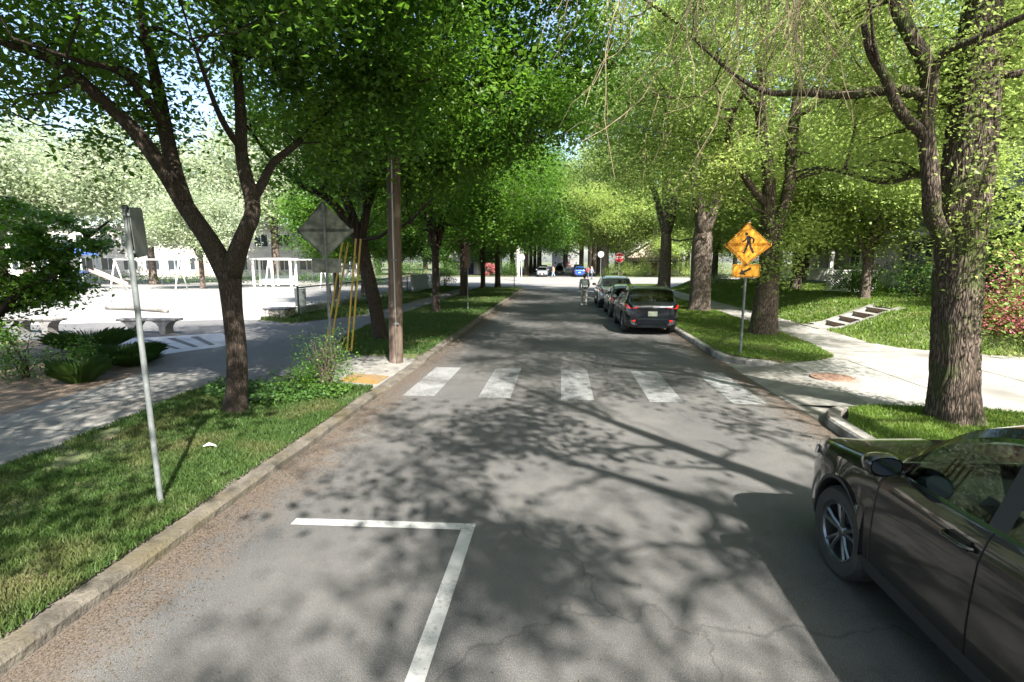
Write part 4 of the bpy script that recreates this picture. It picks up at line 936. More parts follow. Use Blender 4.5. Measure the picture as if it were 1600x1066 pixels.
# front garden planting
G_G = 'front garden shrubs'
def gs_(x, y): return float(tz(np.array([x]), np.array([y]))[0])
gd = [(15.0, 23.2, 1.3, 1.2, 1.9, LEAF_BUSH, 'dark rounded shrub at the top of the garden steps', 3000), (16.3, 21.4, 1.2, 1.2, 2.4, LEAF_BUSH, 'tall dark shrub in front of the nearer porch', 3000),
      (13.8, 24.6, .9, .9, 1.2, LEAF_DARK, 'low leafy shrub left of the garden steps', 1800), (15.6, 19.0, 1.0, .9, 1.3, LEAF_DARK, 'green shrub right of the garden path', 2000),
      (14.4, 27.0, 1.1, 1.1, 1.6, LEAF_DARK, 'shrub in front of the white lattice', 2200), (16.2, 17.6, .55, .5, .9, LEAF_LIME, 'small lime green bush by the porch', 1200),
      (17.6, 15.8, 1.4, 1.0, 1.6, LEAF_BUSH, 'dark shrub between the porch and the red maple', 2600), (12.4, 36.0, 1.0, 1.0, 1.0, LEAF_LIGHT, 'pale green mounded shrub along the right sidewalk', 1800),
      (11.6, 39.4, .8, .8, .8, LEAF_PALE, 'silvery low shrub along the right sidewalk', 1400), (14.0, 38.2, 1.1, 1.1, 2.1, LEAF_PLUM, 'dark plum coloured shrub beyond the third trunk', 2200), (11.4, 43.0, 1.2, 1.2, 1.5, LEAF_BUSH, 'dark shrub by the last house near the stop sign', 2200)]
for k, (x, y, rx, ry, h, lf, l, n) in enumerate(gd): shrub('shrub', l, (x, y, gs_(x, y) - .03), rx, ry, h, lf, n, .09, 50 + k, G_G)
shrub('japanese_maple', 'mounded crimson japanese maple on the lawn bank at the right edge', (13.3, 14.9, gs_(13.3, 14.9) - .03), 2.0, 1.5, 2.3, LEAF_RED, 14000, .075, 71, cat='tree', low=.05)
shrub('shrub', 'yellow green shrub at the left foot of the crimson maple', (11.9, 15.6, gs_(11.9, 15.6)), .6, .5, .85, LEAF_LIME, 1200, .06, 72, G_G)
shrub('shrub', 'pink flowering shrub across the junction beyond the left verge', (-11.6, 84.0, 0), .95, 1.0, 2.2, LEAF_RED, 1100, .22, 73, G_G)
shrub('shrub', 'dark clipped shrub at the end of the wire fence', (-10.6, 46.6, .1), 1.0, 1.0, 1.9, LEAF_BUSH, 2000, .1, 74, G_G)
for k, (x, y, l) in enumerate([(-19, 85, 'dark hedge bush across the junction behind the thin post'), (-9.3, 85.5, 'rounded green bush at the left far corner'), (-25, 85, 'green bush at the left along the cross street'), (9.5, 85, 'green bush on the right far corner'), (13.5, 84.6, 'lower bush on the right far corner'), (18.6, 84.8, 'third bush along the right far corner'), (24, 85.2, 'fourth bush along the right side of the cross street'), (30, 85, 'last bush at the right along the cross street'), (-32, 85, 'leafy bush farther left along the cross street'), (-39, 84.5, 'last bush at the left along the cross street')]):
    shrub('shrub', l, (x, y, 0), 2.6, 1.4, 2.6, LEAF_BUSH if k < 3 or k > 7 else LEAF_LIGHT, 2400, .2, 80 + k, 'bushes across the junction')
# ================================================================== STREET FURNITURE
YEL = mat('sign_yellow', (0.66, 0.25, 0.012), 0.5, (0.76, 0.34, 0.02), 6)
GUARD = mat('guard_yellow', (0.32, 0.21, 0.025), 0.6, (0.42, 0.29, 0.05), 5)
SBLACK = mat('sign_black', (0.015, 0.013, 0.012), 0.5)
def plate(mb, pts, y0, y1): return mb.vprism(pts, y0, y1)
def rot_build(mb, name, m, root, rz=0, **k):
    o = mb.build(name, m, root, **k); o.rotation_euler = (0, 0, rz); return o
# leaning post with two narrow signs seen from behind
base = np.array([-4.14 * .94, 4.67 * .94, 0.13]); top = at(195, 322, 4.50)
r = empty('sign_post', tuple(base)); tag(r, 'grey steel post leaning on the near left verge with two narrow signs back to back', 'sign post')
d = top - base
mb = MB(); mb.tube([(0, 0, -0.1), tuple(d * .5), tuple(d)], [0.026, 0.025, 0.0245], 16); mb.build('post', GALV, r, True, 50)
mb = MB(); mb.lathe([(0, 0.012), (0.02, 0.010), (0.029, 0.0), (0.029, -0.03)], 16, c=tuple(d)); mb.build('cap', DARKMETAL, r, True, 40)
for k, (ang, off) in enumerate([(1.94, 0.0), (1.84, 0.03)]):
    c = base + d * 0.915 + np.array([0.038, 0.02, 0]); f = MB(); w, h = 0.30, 0.46; b = .035
    pl = [(b, -h / 2), (w - b, -h / 2), (w, -h / 2 + b), (w, h / 2 - b), (w - b, h / 2), (b, h / 2), (0, h / 2 - b), (0, -h / 2 + b)]
    f.vprism([(p[0] - .03, p[1]) for p in pl], -0.003 + off, 0.003 + off)
    o = f.build('sign_panel', SIGNBACK, r); o.location = tuple(c - base); o.rotation_euler = (0, -0.10, ang)
    for z in (-.17, .17):
        g = MB(); g.box(-.045, .02, -.006 + off, .012 + off, z - .012, z + .012); g.build('bracket', GALV, o)
# wooden utility pole
up = empty('utility_pole', (-4.0, 12.0, 0.12)); tag(up, 'tall weathered wooden utility pole with a grey conduit by the kerb ramp', 'utility pole')
mb = MB(); V, F = tube_vf(np.array([(0, 0, z) for z in np.arange(-.2, 11.3, .5)]) + np.array([[0.012 * z_, 0, 0] for z_ in range(23)]), np.linspace(.17, .115, 23), 24); mb.add(V, F); mb.build('pole', POLEWOOD, up, True, 50)
mb = MB(); mb.tube([(0.075, -.165, -.05), (0.09, -.16, 3), (0.14, -.15, 6.5), (.17, -.14, 8.5)], .017, 8); mb.build('conduit', mat('conduit_grey', (0.32, 0.33, 0.34), 0.5), up, True)
for z in (.9, 2.4, 3.9, 5.4): mb = MB(); mb.box(.04, .16, -.19, -.155, z - .015, z + .015); mb.build('strap', GALV, up)
mb = MB(); mb.lathe([(0, .0), (.03, .0), (.03, .012), (0, .012)], 12, 'z'); o = mb.build('pole_tag', DARKMETAL, up); o.location = (-.05, -.175, 1.05); o.rotation_euler = (PI / 2, 0, 0)
mb = MB(); mb.box(-1.1, 1.4, -.06, .06, 9.9, 10.02); mb.box(-.7, 1.0, -.06, .06, 8.9, 9.0); mb.build('crossarm', POLEWOOD, up)
# guy wires
for k, (bx, by, tgt, lab) in enumerate([(-5.4, 12.35, (-4.0, 12.0, 9.6), 'guy wires with yellow guards nearer the utility pole'), (-6.1, 12.6, (-4.0, 12.0, 8.4), 'guy wires with yellow guards closer to the diamond sign back')]):
    g = empty('guy_wire', (bx, by, .12)); tag(g, 'pair of ' + lab, 'guy wire', 'guy wires holding the utility pole')
    for j in (0, 1):
        o_ = np.array([0.0 + .10 * j, .05 * j, 0]); dd = np.array([tgt[0] - bx, tgt[1] - by, tgt[2] - .12 - j * .9]) - o_; u = dd / np.linalg.norm(dd)
        mb = MB(); mb.tube([o_ - u * .1, o_ + dd * .5 + np.array([0, 0, -.03]), o_ + dd], .006, 5); c = mb.build('cable', DARKMETAL, g)
        mb = MB(); mb.tube([o_ + u * .12, o_ + u * 2.95], .023, 10); mb.build('guard', GUARD, g, True, 40)
# overhead wires
for k, (a, b, sag, lab) in enumerate([((-4.0, 12, 7.2), (17.5, 24, 5.2), .5, 'lower cable from the utility pole across the road to the houses'), ((-4.0, 12, 8.4), (17.5, 17, 6.4), .5, 'upper cable from the utility pole across the road to the houses'),
                                      ((-4.2, 12, 10), (-4.6, 62, 9.6), 1.0, 'power line running along the left verge from the utility pole')]):
    t = np.linspace(0, 1, 24)[:, None]; P = np.array(a) * (1 - t) + np.array(b) * t; P[:, 2] -= sag * 4 * (t * (1 - t))[:, 0]
    mb = MB(); mb.tube(P, .012, 5); tag(mb.build('overhead_wire', mat('wire_black', (0.02, 0.02, 0.02), 0.6)), lab, 'wire', 'overhead wires')

def diamond(s, b=.04):
    h = s / math.sqrt(2); b *= .9
    P = []
    for (cx, cz) in ((0, -h), (h, 0), (0, h), (-h, 0)):
        for q in ((-1, 1)):
            pass
        ux, uz = -cx / h, -cz / h   # to the centre
        px, pz = -uz, ux
        for s_ in (-1, 1): P.append((cx + ux * b + px * b * s_, cz + uz * b + pz * b * s_))
    return P
def rrect(w, h, b): return [(-w + b, -h), (w - b, -h), (w, -h + b), (w, h - b), (w - b, h), (-w + b, h), (-w, h - b), (-w, -h + b)]
# back of the crossing sign, left
r = empty('crossing_sign', (-5.12, 10.9, .12)); tag(r, 'back of a diamond traffic sign on a grey post left of the road', 'traffic sign')
mb = MB(); mb.tube([(0, 0, -.1), (0, 0, 3.6)], .030, 12); mb.build('post', GALV, r, True, 50)
DBACK = mat('sign_back_dappled', (0.08, 0.09, 0.08), 0.6, (0.30, 0.31, 0.27), 3, 5, metal=.25, col3=(0.10, 0.10, 0.07), scale3=4, ramp3=(0.5, 0.7))  # bright mottling paints sun dapples onto the sign back
mb = MB(); plate(mb, diamond(.92), .034, .038); o = mb.build('sign_panel', DBACK, r); o.location = (0, 0, 3.04)
for z in (-.3, .3):
    g = MB(); g.box(-.09, .09, .022, .033, z - .014, z + .014); g.build('bracket', GALV, o)
mb = MB(); plate(mb, rrect(.31, .155, .03), .034, .038); o = mb.build('sign_panel', DBACK, r); o.location = (0, 0, 2.28); o.rotation_euler = (0, 0, .1)
r.rotation_euler = (0, 0, .1)
# front of the crossing sign, right
r = empty('crossing_sign', (4.56, 13.3, .13)); tag(r, 'yellow diamond pedestrian crossing sign with an arrow plaque on the right verge', 'traffic sign')
mb = MB(); mb.tube([(0, 0, -.1), (0, 0, 3.35)], .031, 12); mb.build('post', GALV, r, True, 50)
mb = MB(); plate(mb, diamond(.80), -.040, -.034); pn = mb.build('warning_panel', YEL, r); pn.location = (0, 0, 2.77)
# border ring + walking figure
mb = MB(); O = diamond(.765, .035); I = diamond(.735, .033)
n = len(O); V = [(p[0], -.0425, p[1]) for p in O] + [(p[0], -.0425, p[1]) for p in I]
mb.add(V, [(i, (i + 1) % n, n + (i + 1) % n, n + i) for i in range(n)]); mb.build('border', SBLACK, pn)
mb = MB()
def pp_(pts): plate(mb, pts, -.0445, -.0415)
pp_([(-.045 + .034 * math.cos(a), .255 + .036 * math.sin(a)) for a in np.linspace(0, 2 * PI, 14, endpoint=False)])
pp_([(-.045, .205), (.02, .215), (.065, .17), (.06, .03), (-.02, .03), (-.035, .12)])                       # torso
def limb_(a, b, c, w): 
    for p, q in ((a, b), (b, c)):
        dx, dz = q[0] - p[0], q[1] - p[1]; l = math.hypot(dx, dz); nx_, nz_ = -dz / l * w, dx / l * w
        pp_([(p[0] + nx_, p[1] + nz_), (p[0] - nx_, p[1] - nz_), (q[0] - nx_ * .8, q[1] - nz_ * .8), (q[0] + nx_ * .8, q[1] + nz_ * .8)])
limb_((-.03, .17), (-.075, .09), (-.135, .075), .018); limb_((.055, .18), (.125, .13), (.12, .03), .018)
limb_((0.0, .06), (-.03, -.08), (-.075, -.20), .026); limb_((.035, .06), (.065, -.07), (.13, -.19), .026)
pp_([(-.06, -.215), (-.115, -.215), (-.115, -.19), (-.07, -.185)]); pp_([(.15, -.205), (.10, -.205), (.11, -.18), (.14, -.17)])
mb.build('walking_figure', SBLACK, pn)
mb = MB(); plate(mb, rrect(.315, .16, .03), -.040, -.034); pn = mb.build('plaque', YEL, r); pn.location = (0, 0, 2.13)
mb = MB(); I = rrect(.29, .137, .025); O = rrect(.302, .148, .028); n = 8
mb.add([(p[0], -.0425, p[1]) for p in O] + [(p[0], -.0425, p[1]) for p in I], [(i, (i + 1) % n, n + (i + 1) % n, n + i) for i in range(n)]); mb.build('border', SBLACK, pn)
mb = MB(); ar = [(-.15, -.085), (.0, -.10), (-.04, -.045), (.12, .04), (.10, .085), (-.07, .0), (-.10, .055)]
plate(mb, ar, -.0445, -.0415); mb.build('arrow', SBLACK, pn)
r.rotation_euler = (0, 0, -.2)
# small posts and signs near the junction
r = empty('sign_post', (-4.55, 24.9, .13)); tag(r, 'thin steel post on the left verge holding a brown sign, beyond the utility pole', 'sign post')
mb = MB(); mb.tube([(0, 0, -.1), (0, 0, 3.1)], .022, 8); mb.build('post', GALV, r, True, 50)
mb = MB(); plate(mb, rrect(.14, .55, .02), .02, .026); o = mb.build('sign_panel', mat('sign_brown', (0.10, 0.05, 0.035), 0.6, (0.16, 0.08, 0.06), 5), r); o.location = (0, 0, 2.55); o.rotation_euler = (0, 0, .5)
r = empty('sign_post', (-4.1, 45.2, .13)); tag(r, 'thin dark post at the far corner of the left verge', 'sign post')
mb = MB(); mb.tube([(0, 0, -.1), (0, 0, 2.5)], .03, 8); mb.build('post', DARKMETAL, r, True, 50)
mb = MB(); plate(mb, rrect(.15, .2, .02), -.036, -.03); o = mb.build('sign_panel', SIGNBACK, r); o.location = (0, 0, 2.3); o.rotation_euler = (0, 0, 1.3)
def octo(R): return [(R * math.cos(math.radians(22.5 + 45 * i)), R * math.sin(math.radians(22.5 + 45 * i))) for i in range(8)]
REDS = mat('sign_red', (0.5, 0.02, 0.025), 0.4)
r = empty('stop_sign', (5.0, 45.6, .13)); tag(r, 'red octagonal stop sign on a white post at the right corner of the junction', 'stop sign')
mb = MB(); mb.tube([(0, 0, -.1), (0, 0, 2.95)], .035, 10); mb.build('post', WHITE, r, True, 50)
mb = MB(); plate(mb, octo(.44), -.046, -.040); pn = mb.build('sign_panel', WHITE, r); pn.location = (0, 0, 2.65)
mb = MB(); plate(mb, octo(.415), -.050, -.0465); mb.build('red_face', REDS, pn)
cu = bpy.data.curves.new('stop_text', 'FONT'); cu.body = 'STOP'; cu.size = .34; cu.align_x = 'CENTER'; cu.align_y = 'CENTER'; cu.extrude = .002; cu.offset = .006
tx = bpy.data.objects.new('lettering', cu); COL.objects.link(tx); bpy.context.view_layer.update()
me = bpy.data.meshes.new_from_object(tx.evaluated_get(bpy.context.evaluated_depsgraph_get())); bpy.data.objects.remove(tx)
me.materials.clear(); me.materials.append(WHITE); o = bpy.data.objects.new('lettering', me); link(o, pn); o.location = (0, -.054, 0); o.rotation_euler = (PI / 2, 0, 0)
r = empty('stop_sign', (-4.9, 64, 0)); tag(r, 'pale back of an octagonal sign on a thin post across the junction at the left', 'stop sign')
mb = MB(); mb.tube([(0, 0, -.1), (0, 0, 3.2)], .04, 8); mb.build('post', WHITE, r, True, 50)
mb = MB(); plate(mb, octo(.42), .03, .036); o = mb.build('sign_panel', mat('sign_back_pale', (0.30, 0.31, 0.30), 0.6), r); o.location = (0, 0, 2.95)
r = empty('street_light_pole', (-5.5, 66, 0)); tag(r, 'thick pale pole beside the sign back across the junction', 'pole')
mb = MB(); mb.tube([(0, 0, -.1), (0, 0, 5.2)], [.19, .17], 12); mb.build('post', mat('pale_pole', (0.50, 0.46, 0.36), 0.8), r, True, 50)
mb = MB(); mb.lathe([(.19, 0), (.24, .02), (.24, .25), (.19, .3)], 12); mb.build('base_collar', MATS['pale_pole'], r)
r = empty('round_sign', (5.1, 68, 0)); tag(r, 'round white sign back on a thin pole beyond the junction, left of the stop sign', 'traffic sign')
mb = MB(); mb.tube([(0, 0, -.1), (0, 0, 3.5)], .035, 8); mb.build('post', GALV, r, True, 50)
mb = MB(); mb.vprism([(.40 * math.cos(a), .40 * math.sin(a)) for a in np.linspace(0, 2 * PI, 24, endpoint=False)], -.04, -.034); o = mb.build('sign_panel', MATS['sign_back_pale'], r); o.location = (0, 0, 3.35)
# benches
def bench(x, y, rz, lab):
    r = empty('concrete_bench', (x, y, .12), rz); tag(r, lab, 'bench', 'concrete benches by the painted path')
    f = MB(); f.bbox(-.98, .98, -.23, .23, .44, .52, .02); f.build('seat', CONC_B, r)
    for s in (-.52, .52):
        pl = [(-.10, 0), (.10, 0), (.11, .24), (.20, .37), (.34, .44), (-.34, .44), (-.20, .37), (-.11, .24)]
        f = MB(); f.vprism([(p[0] + s, p[1]) for p in pl], -.19, .19); f.build('leg', CONC_B, r)
CONC_B = mat('bench_concrete', (0.13, 0.125, 0.12), 0.9, (0.21, 0.20, 0.195), 5, 6, .3, 40)
bench(-13.45, 15.55, .07, 'flat concrete bench with two flared legs behind the leaning post')
bench(-17.4, 15.35, .0, 'flat concrete bench partly hidden by the maple at the left edge')
r = empty('mosaic_block', (-11.55, 20.1, .12), -.12); tag(r, 'squat block seat with dark top and tapered mosaic sides by the fence end', 'seat block')
f = MB(); f.add([(-.42, -.3, 0), (.42, -.3, 0), (.42, .3, 0), (-.42, .3, 0), (-.5, -.36, .42), (.5, -.36, .42), (.5, .36, .42), (-.5, .36, .42)], [(0, 1, 5, 4), (1, 2, 6, 5), (2, 3, 7, 6), (3, 0, 4, 7), (4, 5, 6, 7)])
f.build('base', mat('mosaic_side', (0.10, 0.09, 0.08), 0.8, (0.42, 0.38, 0.32), 13, 3, .3, 13, ramp=(.45, .55)), r)
f = MB(); f.bbox(-.53, .53, -.39, .39, .422, .48, .012); f.build('top', mat('slab_dark', (0.09, 0.09, 0.10), 0.6), r)
# paper scrap
f = MB(); f.add([(0, 0, .08), (.10, .01, .10), (.12, .07, .085), (.03, .09, .07), (.06, .04, .12), (.17, .04, .07)], [(0, 1, 4), (1, 5, 4), (5, 2, 4), (2, 3, 4), (3, 0, 4)])
o = f.build('paper_scrap', WHITE); o.location = (-4.45, 5.75, .12); tag(o, 'crumpled scrap of white paper lying on the near left grass', 'litter')
# wire fence with low wall
fr_ = empty('wire_fence', (-11.05, 20.7, .12)); tag(fr_, 'low chain link fence with a steel top rail beside the playground', 'fence')
FS = mat('fence_steel', (0.045, 0.05, 0.055), 0.6)
fx = lambda y: .0 + .012 * y
for k, y in enumerate(np.arange(0, 24.1, 3.0)):
    f = MB(); f.tube([(fx(y), y, -.1), (fx(y), y, 1.32)], .042, 8); f.build('post', FS, fr_, True, 50)
f = MB(); f.tube([(fx(0), 0, 1.27), (fx(24), 24, 1.27)], .03, 8); f.build('top_rail', FS, fr_, True, 50)
f = MB()
for y in np.arange(-1.1, 24, .085):
    for s in (1, -1):
        y0, y1 = y, y + 1.15
        z0, z1 = (.1, 1.25) if s > 0 else (1.25, .1)
        if y0 < 0: z0 = z0 + (z1 - z0) * (-y0 / 1.15); y0 = 0
        if y1 > 24: z1 = z0 + (z1 - z0) * ((24 - y0) / (y1 - y0)); y1 = 24
        f.tube([(fx(y0), y0, z0), (fx(y1), y1, z1)], .0035, 3, False)
f.build('wire_mesh', FS, fr_)
f = MB(); f.bbox(-.12, .10, .35, 6.2, -.15, .42, .03); o = f.build('low_wall', CONC, None); o.location = (-11.3, 20.9, .12); tag(o, 'low concrete wall at the near end of the wire fence', 'wall')
pf = empty('picket_fence', (-10.75, 36.5, .12)); tag(pf, 'weathered blue grey board fence at the far end of the left sidewalk', 'fence')
f = MB()
for k in range(46): f.box(-.012, .012, k * .19, k * .19 + .16, .08, 1.35 + .02 * math.sin(k))
f.build('boards', mat('grey_boards', (0.20, 0.23, 0.27), 0.8, (0.33, 0.36, 0.40), 4, 5), pf)
for y in (-.05, 2.9, 5.8, 8.75):
    f = MB(); f.box(-.09, -.014, y - .045, y + .045, -.1, 1.42); f.build('post', MATS['grey_boards'], pf)

# playground
bar = empty('trash_barrel', (-13.9, 26.3, .11)); tag(bar, 'dark ribbed litter barrel on the playground behind the wire fence', 'bin')
f = MB(); f.lathe([(0, .02), (.26, .02), (.28, .3), (.285, .33), (.28, .36), (.285, .62), (.29, .66), (.28, .92), (.25, .93), (.25, .4)], 20); f.build('drum', mat('barrel_dark', (0.05, 0.06, 0.055), 0.6), bar, True, 40)
f = MB(); f.lathe([(.295, .9), (.31, .92), (.31, .96), (.29, .97), (.24, .96)], 20); f.build('rim', GALV, bar)
def swing(x, y, rz, lab):
    r = empty('swing_set', (x, y, .11), rz); tag(r, lab, 'swing set', 'playground equipment')
    for sx in (-2.4, 2.4):
        for sy in (-1, 1):
            f = MB(); f.tube([(sx, sy * .95, 0), (sx, 0, 2.5)], .05, 8); f.build('leg', WHITE, r, True)
    f = MB(); f.tube([(-2.5, 0, 2.5), (2.5, 0, 2.5)], .05, 8); f.build('top_bar', WHITE, r, True)
    for sx in (-1.2, 1.2):
        f = MB(); f.box(sx - .23, sx + .23, -.08, .08, .5, .53); s = f.build('swing_seat', PLASTIC, r)
        g = MB(); g.tube([(sx - .21, 0, .53), (sx - .21, 0, 2.5)], .008, 4); g.tube([(sx + .21, 0, .53), (sx + .21, 0, 2.5)], .008, 4); g.build('chain', GALV, s)
swing(-33, 38.5, .2, 'white framed swing set on the pale playground sand'); swing(-23.5, 44, .1, 'white framed swing set farther right behind the seat block')
r = empty('climbing_frame', (-42, 41, .11), .3); tag(r, 'playground climbing frame with platform, roof and slide at the left', 'climbing frame', 'playground equipment')
for sx in (-1.2, 1.2):
    for sy in (-1.2, 1.2):
        f = MB(); f.tube([(sx, sy, 0), (sx, sy, 3.0)], .07, 8); f.build('post', mat('play_teal', (0.26, 0.31, 0.29), 0.6), r, True)
f = MB(); f.box(-1.3, 1.3, -1.3, 1.3, 1.4, 1.5); f.build('platform', mat('play_blue', (0.06, 0.12, 0.4), 0.5), r)
f = MB(); f.add([(-1.5, -1.5, 2.9), (1.5, -1.5, 2.9), (1.5, 1.5, 2.9), (-1.5, 1.5, 2.9), (0, 0, 3.9)], [(0, 1, 4), (1, 2, 4), (2, 3, 4), (3, 0, 4), (3, 2, 1, 0)]); f.build('roof', MATS['play_blue'], r)
f = MB(); f.add([(1.3, -.4, 1.5), (1.3, .4, 1.5), (3.8, .4, .25), (3.8, -.4, .25), (1.3, -.45, 1.75), (1.3, .45, 1.75), (3.8, .45, .5), (3.8, -.45, .5)], [(0, 3, 2, 1), (0, 4, 7, 3), (1, 2, 6, 5)]); f.build('slide', mat('play_red', (0.4, 0.25, 0.2), 0.4), r)
f = MB()
for k in range(6): f.box(-.4, .4, -1.9 + k * .09, -1.85 + k * .09, .2 + k * .24, .25 + k * .24)
f.build('ladder', WHITE, r)
r = empty('playhouse', (-27.5, 47.5, .11), .2); tag(r, 'low white play structure with four posts in front of the green hedge', 'playhouse', 'playground equipment')
for sx in (-1.7, 0, 1.7):
    for sy in (-.8, .8): f = MB(); f.box(sx - .09, sx + .09, sy - .09, sy + .09, 0, 2.5); f.build('post', WHITE, r)
f = MB(); f.box(-1.9, 1.9, -1, 1, 2.5, 2.66); f.build('roof', WHITE, r); f = MB(); f.box(-1.6, 1.6, .72, .76, .1, 1.0); f.build('panel', MATS['play_teal'], r)
r = empty('log_edging', (-20.3, 22.8, .11), -.25); tag(r, 'long low grey log lying on the sand behind the concrete benches', 'log')
f = MB(); f.tube(smooth_line([(-2.2, 0, .1), (-.8, .1, .13), (.8, .0, .12), (2.2, -.15, .08)], 4), [.11] * 6 + [.09] * 7, 10); f.build('log', CONC_D, r, True)
hd = MB(); rngh = np.random.default_rng(5)
groundcover('long clipped hedge band at the back of the playground', [(-62, 53), (-16, 49), (-16, 50.4), (-62, 54.4)], 26000, 1.5, LEAF_BUSH, 35, 'hedge', .1, .17)

# ================================================================== BUILDINGS
def gable_house(name, lab, loc, rz, W, D, H, rise, wall, trim, roofm, porch=True, wins=3, floors=1, door=(0.2, 0.06, 0.05), group='houses'):
    """front faces local -y. W along x, D along y"""
    r = empty(name, loc, rz); tag(r, lab, 'house', group)
    mb = MB(); n = int(H / .2)
    mb.box(-W / 2, W / 2, 0, D, -.5, H)
    for k in range(n): mb.box(-W / 2 - .012, W / 2 + .012, -.012, D + .012, k * .2 + .17, k * .2 + .19)
    mb.vprism([(-W / 2, H), (W / 2, H), (0, H + rise)], 0.0, D)
    mb.build('wall', wall, r)
    e = .55; s = rise / (W / 2); mb = MB()
    for sg in (-1, 1):
        x1 = sg * (W / 2 + e); z1 = H - e * s
        P = [(0, H + rise + .02), (x1, z1 + .02), (x1, z1 + .16), (0, H + rise + .18)]
        mb.vprism(P if sg < 0 else P[::-1], -e, D + e)
    rf = mb.build('roof', roofm, r)
    for sg in (-1, 1):
        mb = MB()
        x1 = sg * (W / 2 + e); z1 = H - e * s
        P = [(0, H + rise - .06), (x1, z1 - .06), (x1, z1 + .17), (0, H + rise + .19)]
        mb.vprism(P, -e - .05, -e - .004); mb.build('barge_board', trim, r)
    mb = MB(); mb.box(W * .18, W * .18 + .6, D * .5, D * .5 + .6, H + rise * .3, H + rise + .9); mb.build('chimney', mat('brick', (0.25, 0.10, 0.07), 0.9, (0.33, 0.15, 0.10), 12), r)
    def win(x, z, w, h, yy=0.0, side=None):
        f = MB()
        def bx(x0, x1, d0, d1, z0, z1):
            if side is None: f.box(x0, x1, -d1, -d0, z0, z1)
            else: f.box(*( (-W / 2 - d1, -W / 2 - d0) if side < 0 else (W / 2 + d0, W / 2 + d1)), x0, x1, z0, z1)
        t = .09
        bx(x - w / 2 - t, x - w / 2, .014, .07, z - t, z + h + t); bx(x + w / 2, x + w / 2 + t, .014, .07, z - t, z + h + t)
        bx(x - w / 2, x + w / 2, .014, .07, z + h, z + h + t); bx(x - w / 2, x + w / 2, .014, .085, z - t, z)
        bx(x - w / 2, x + w / 2, .022, .055, z + h / 2 - .025, z + h / 2 + .025); bx(x - .02, x + .02, .024, .05, z, z + h / 2 - .03)
        wf = f.build('window', trim, r)
        f = MB()
        if side is None: f.box(x - w / 2, x + w / 2, -.02, .01, z, z + h)
        else: f.box(*((-W / 2 - .02, -W / 2 + .01) if side < 0 else (W / 2 - .01, W / 2 + .02)), x - w / 2, x + w / 2, z, z + h)
        f.build('pane', HOUSEGLASS, wf)
    for fl in range(floors):
        for k in range(wins):
            x = -W / 2 + W * (k + .5) / wins
            if porch and fl == 0 and k == wins // 2: continue
            win(x, .95 + fl * 2.8, 1.1, 1.35)
        for k in range(2):
            for sd in (-1, 1): win(D * (k + .5) / 2, .95 + fl * 2.8, 1.0, 1.3, side=sd)
    win(0, H + rise * .22, .8, min(.9, rise * .4))
    f = MB(); dx = 0 if wins % 2 else -W / 2 + W * (wins // 2 + .5) / wins
    f.box(dx - .5, dx + .5, -.05, -.014, 0, 2.1); dr = f.build('door', mat('door_%s' % name + str(int(door[0] * 100)), door, 0.5), r)
    f = MB(); f.lathe([(0, .03), (.03, .02), (.03, 0)], 8, c=(dx + .38, -.05, 1.0)); f.build('handle', CHROME, dr)
    if porch:
        pr = MB(); pr.box(-W * .48, W * .48, -2.2, -.015, -.5, .0 - .01); pr.build('porch_floor', mat('porch_grey', (0.2, 0.2, 0.2), 0.8), r)
        for x in (-W * .44, -W * .15, W * .15, W * .44):
            f = MB(); f.box(x - .11, x + .11, -2.1, -1.88, 0, 2.3); f.box(x - .16, x + .16, -2.15, -1.83, 0, .12); f.box(x - .16, x + .16, -2.15, -1.83, 2.2, 2.3); f.build('porch_column', trim, r)
        f = MB(); f.add([(-W * .5, -2.5, 2.32), (W * .5, -2.5, 2.32), (W * .5, -.016, 2.95), (-W * .5, -.016, 2.95), (-W * .5, -2.5, 2.46), (W * .5, -2.5, 2.46), (W * .5, -.016, 3.1), (-W * .5, -.016, 3.1)],
                        [(0, 3, 2, 1), (4, 5, 6, 7), (0, 1, 5, 4), (1, 2, 6, 5), (3, 0, 4, 7)]); f.build('porch_roof', roofm, r)
        for sg in (-1, 1):
            f = MB(); f.box(*sorted((sg * W * .44, sg * .8)), -2.06, -2.0, .75, .82)
            for x in np.arange(.84, W * .44 - .1, .16): f.box(*sorted((sg * x, sg * x + .04)), -2.05, -2.01, 0, .752)
            f.build('porch_railing', trim, r)
        for k in range(3):
            f = MB(); f.box(-.75, .75, -2.5 - k * .3, -2.2 - k * .3, -.6, -.16 - k * .17); f.build('porch_step', CONC, r)
    return r
TRIM = mat('trim_white', (0.68, 0.68, 0.66), 0.6)
SHING = mat('shingle_grey', (0.08, 0.08, 0.085), 0.9, (0.15, 0.15, 0.155), 18, 4, .5, 18)
SHING2 = mat('shingle_brown', (0.09, 0.065, 0.05), 0.9, (0.16, 0.12, 0.10), 18, 4, .5, 18)
gable_house('house', 'dark blue grey house with white trim and a gabled porch beyond the garden steps', (19.5, 27.5, 1.25), -PI / 2, 9, 9, 3.4, 3.2, mat('siding_blue', (0.07, 0.09, 0.12), 0.7, (0.10, 0.12, 0.15), 3), TRIM, SHING, wins=3)
gable_house('house', 'brown house with a wide porch behind the big furrowed tree at the right', (20.0, 16.6, 1.25), -PI / 2, 8.6, 9, 3.4, 3.0, mat('siding_brown', (0.12, 0.07, 0.05), 0.8, (0.17, 0.11, 0.08), 3), mat('trim_cream', (0.5, 0.46, 0.40), 0.6), SHING2, wins=3, door=(.3, .28, .25))
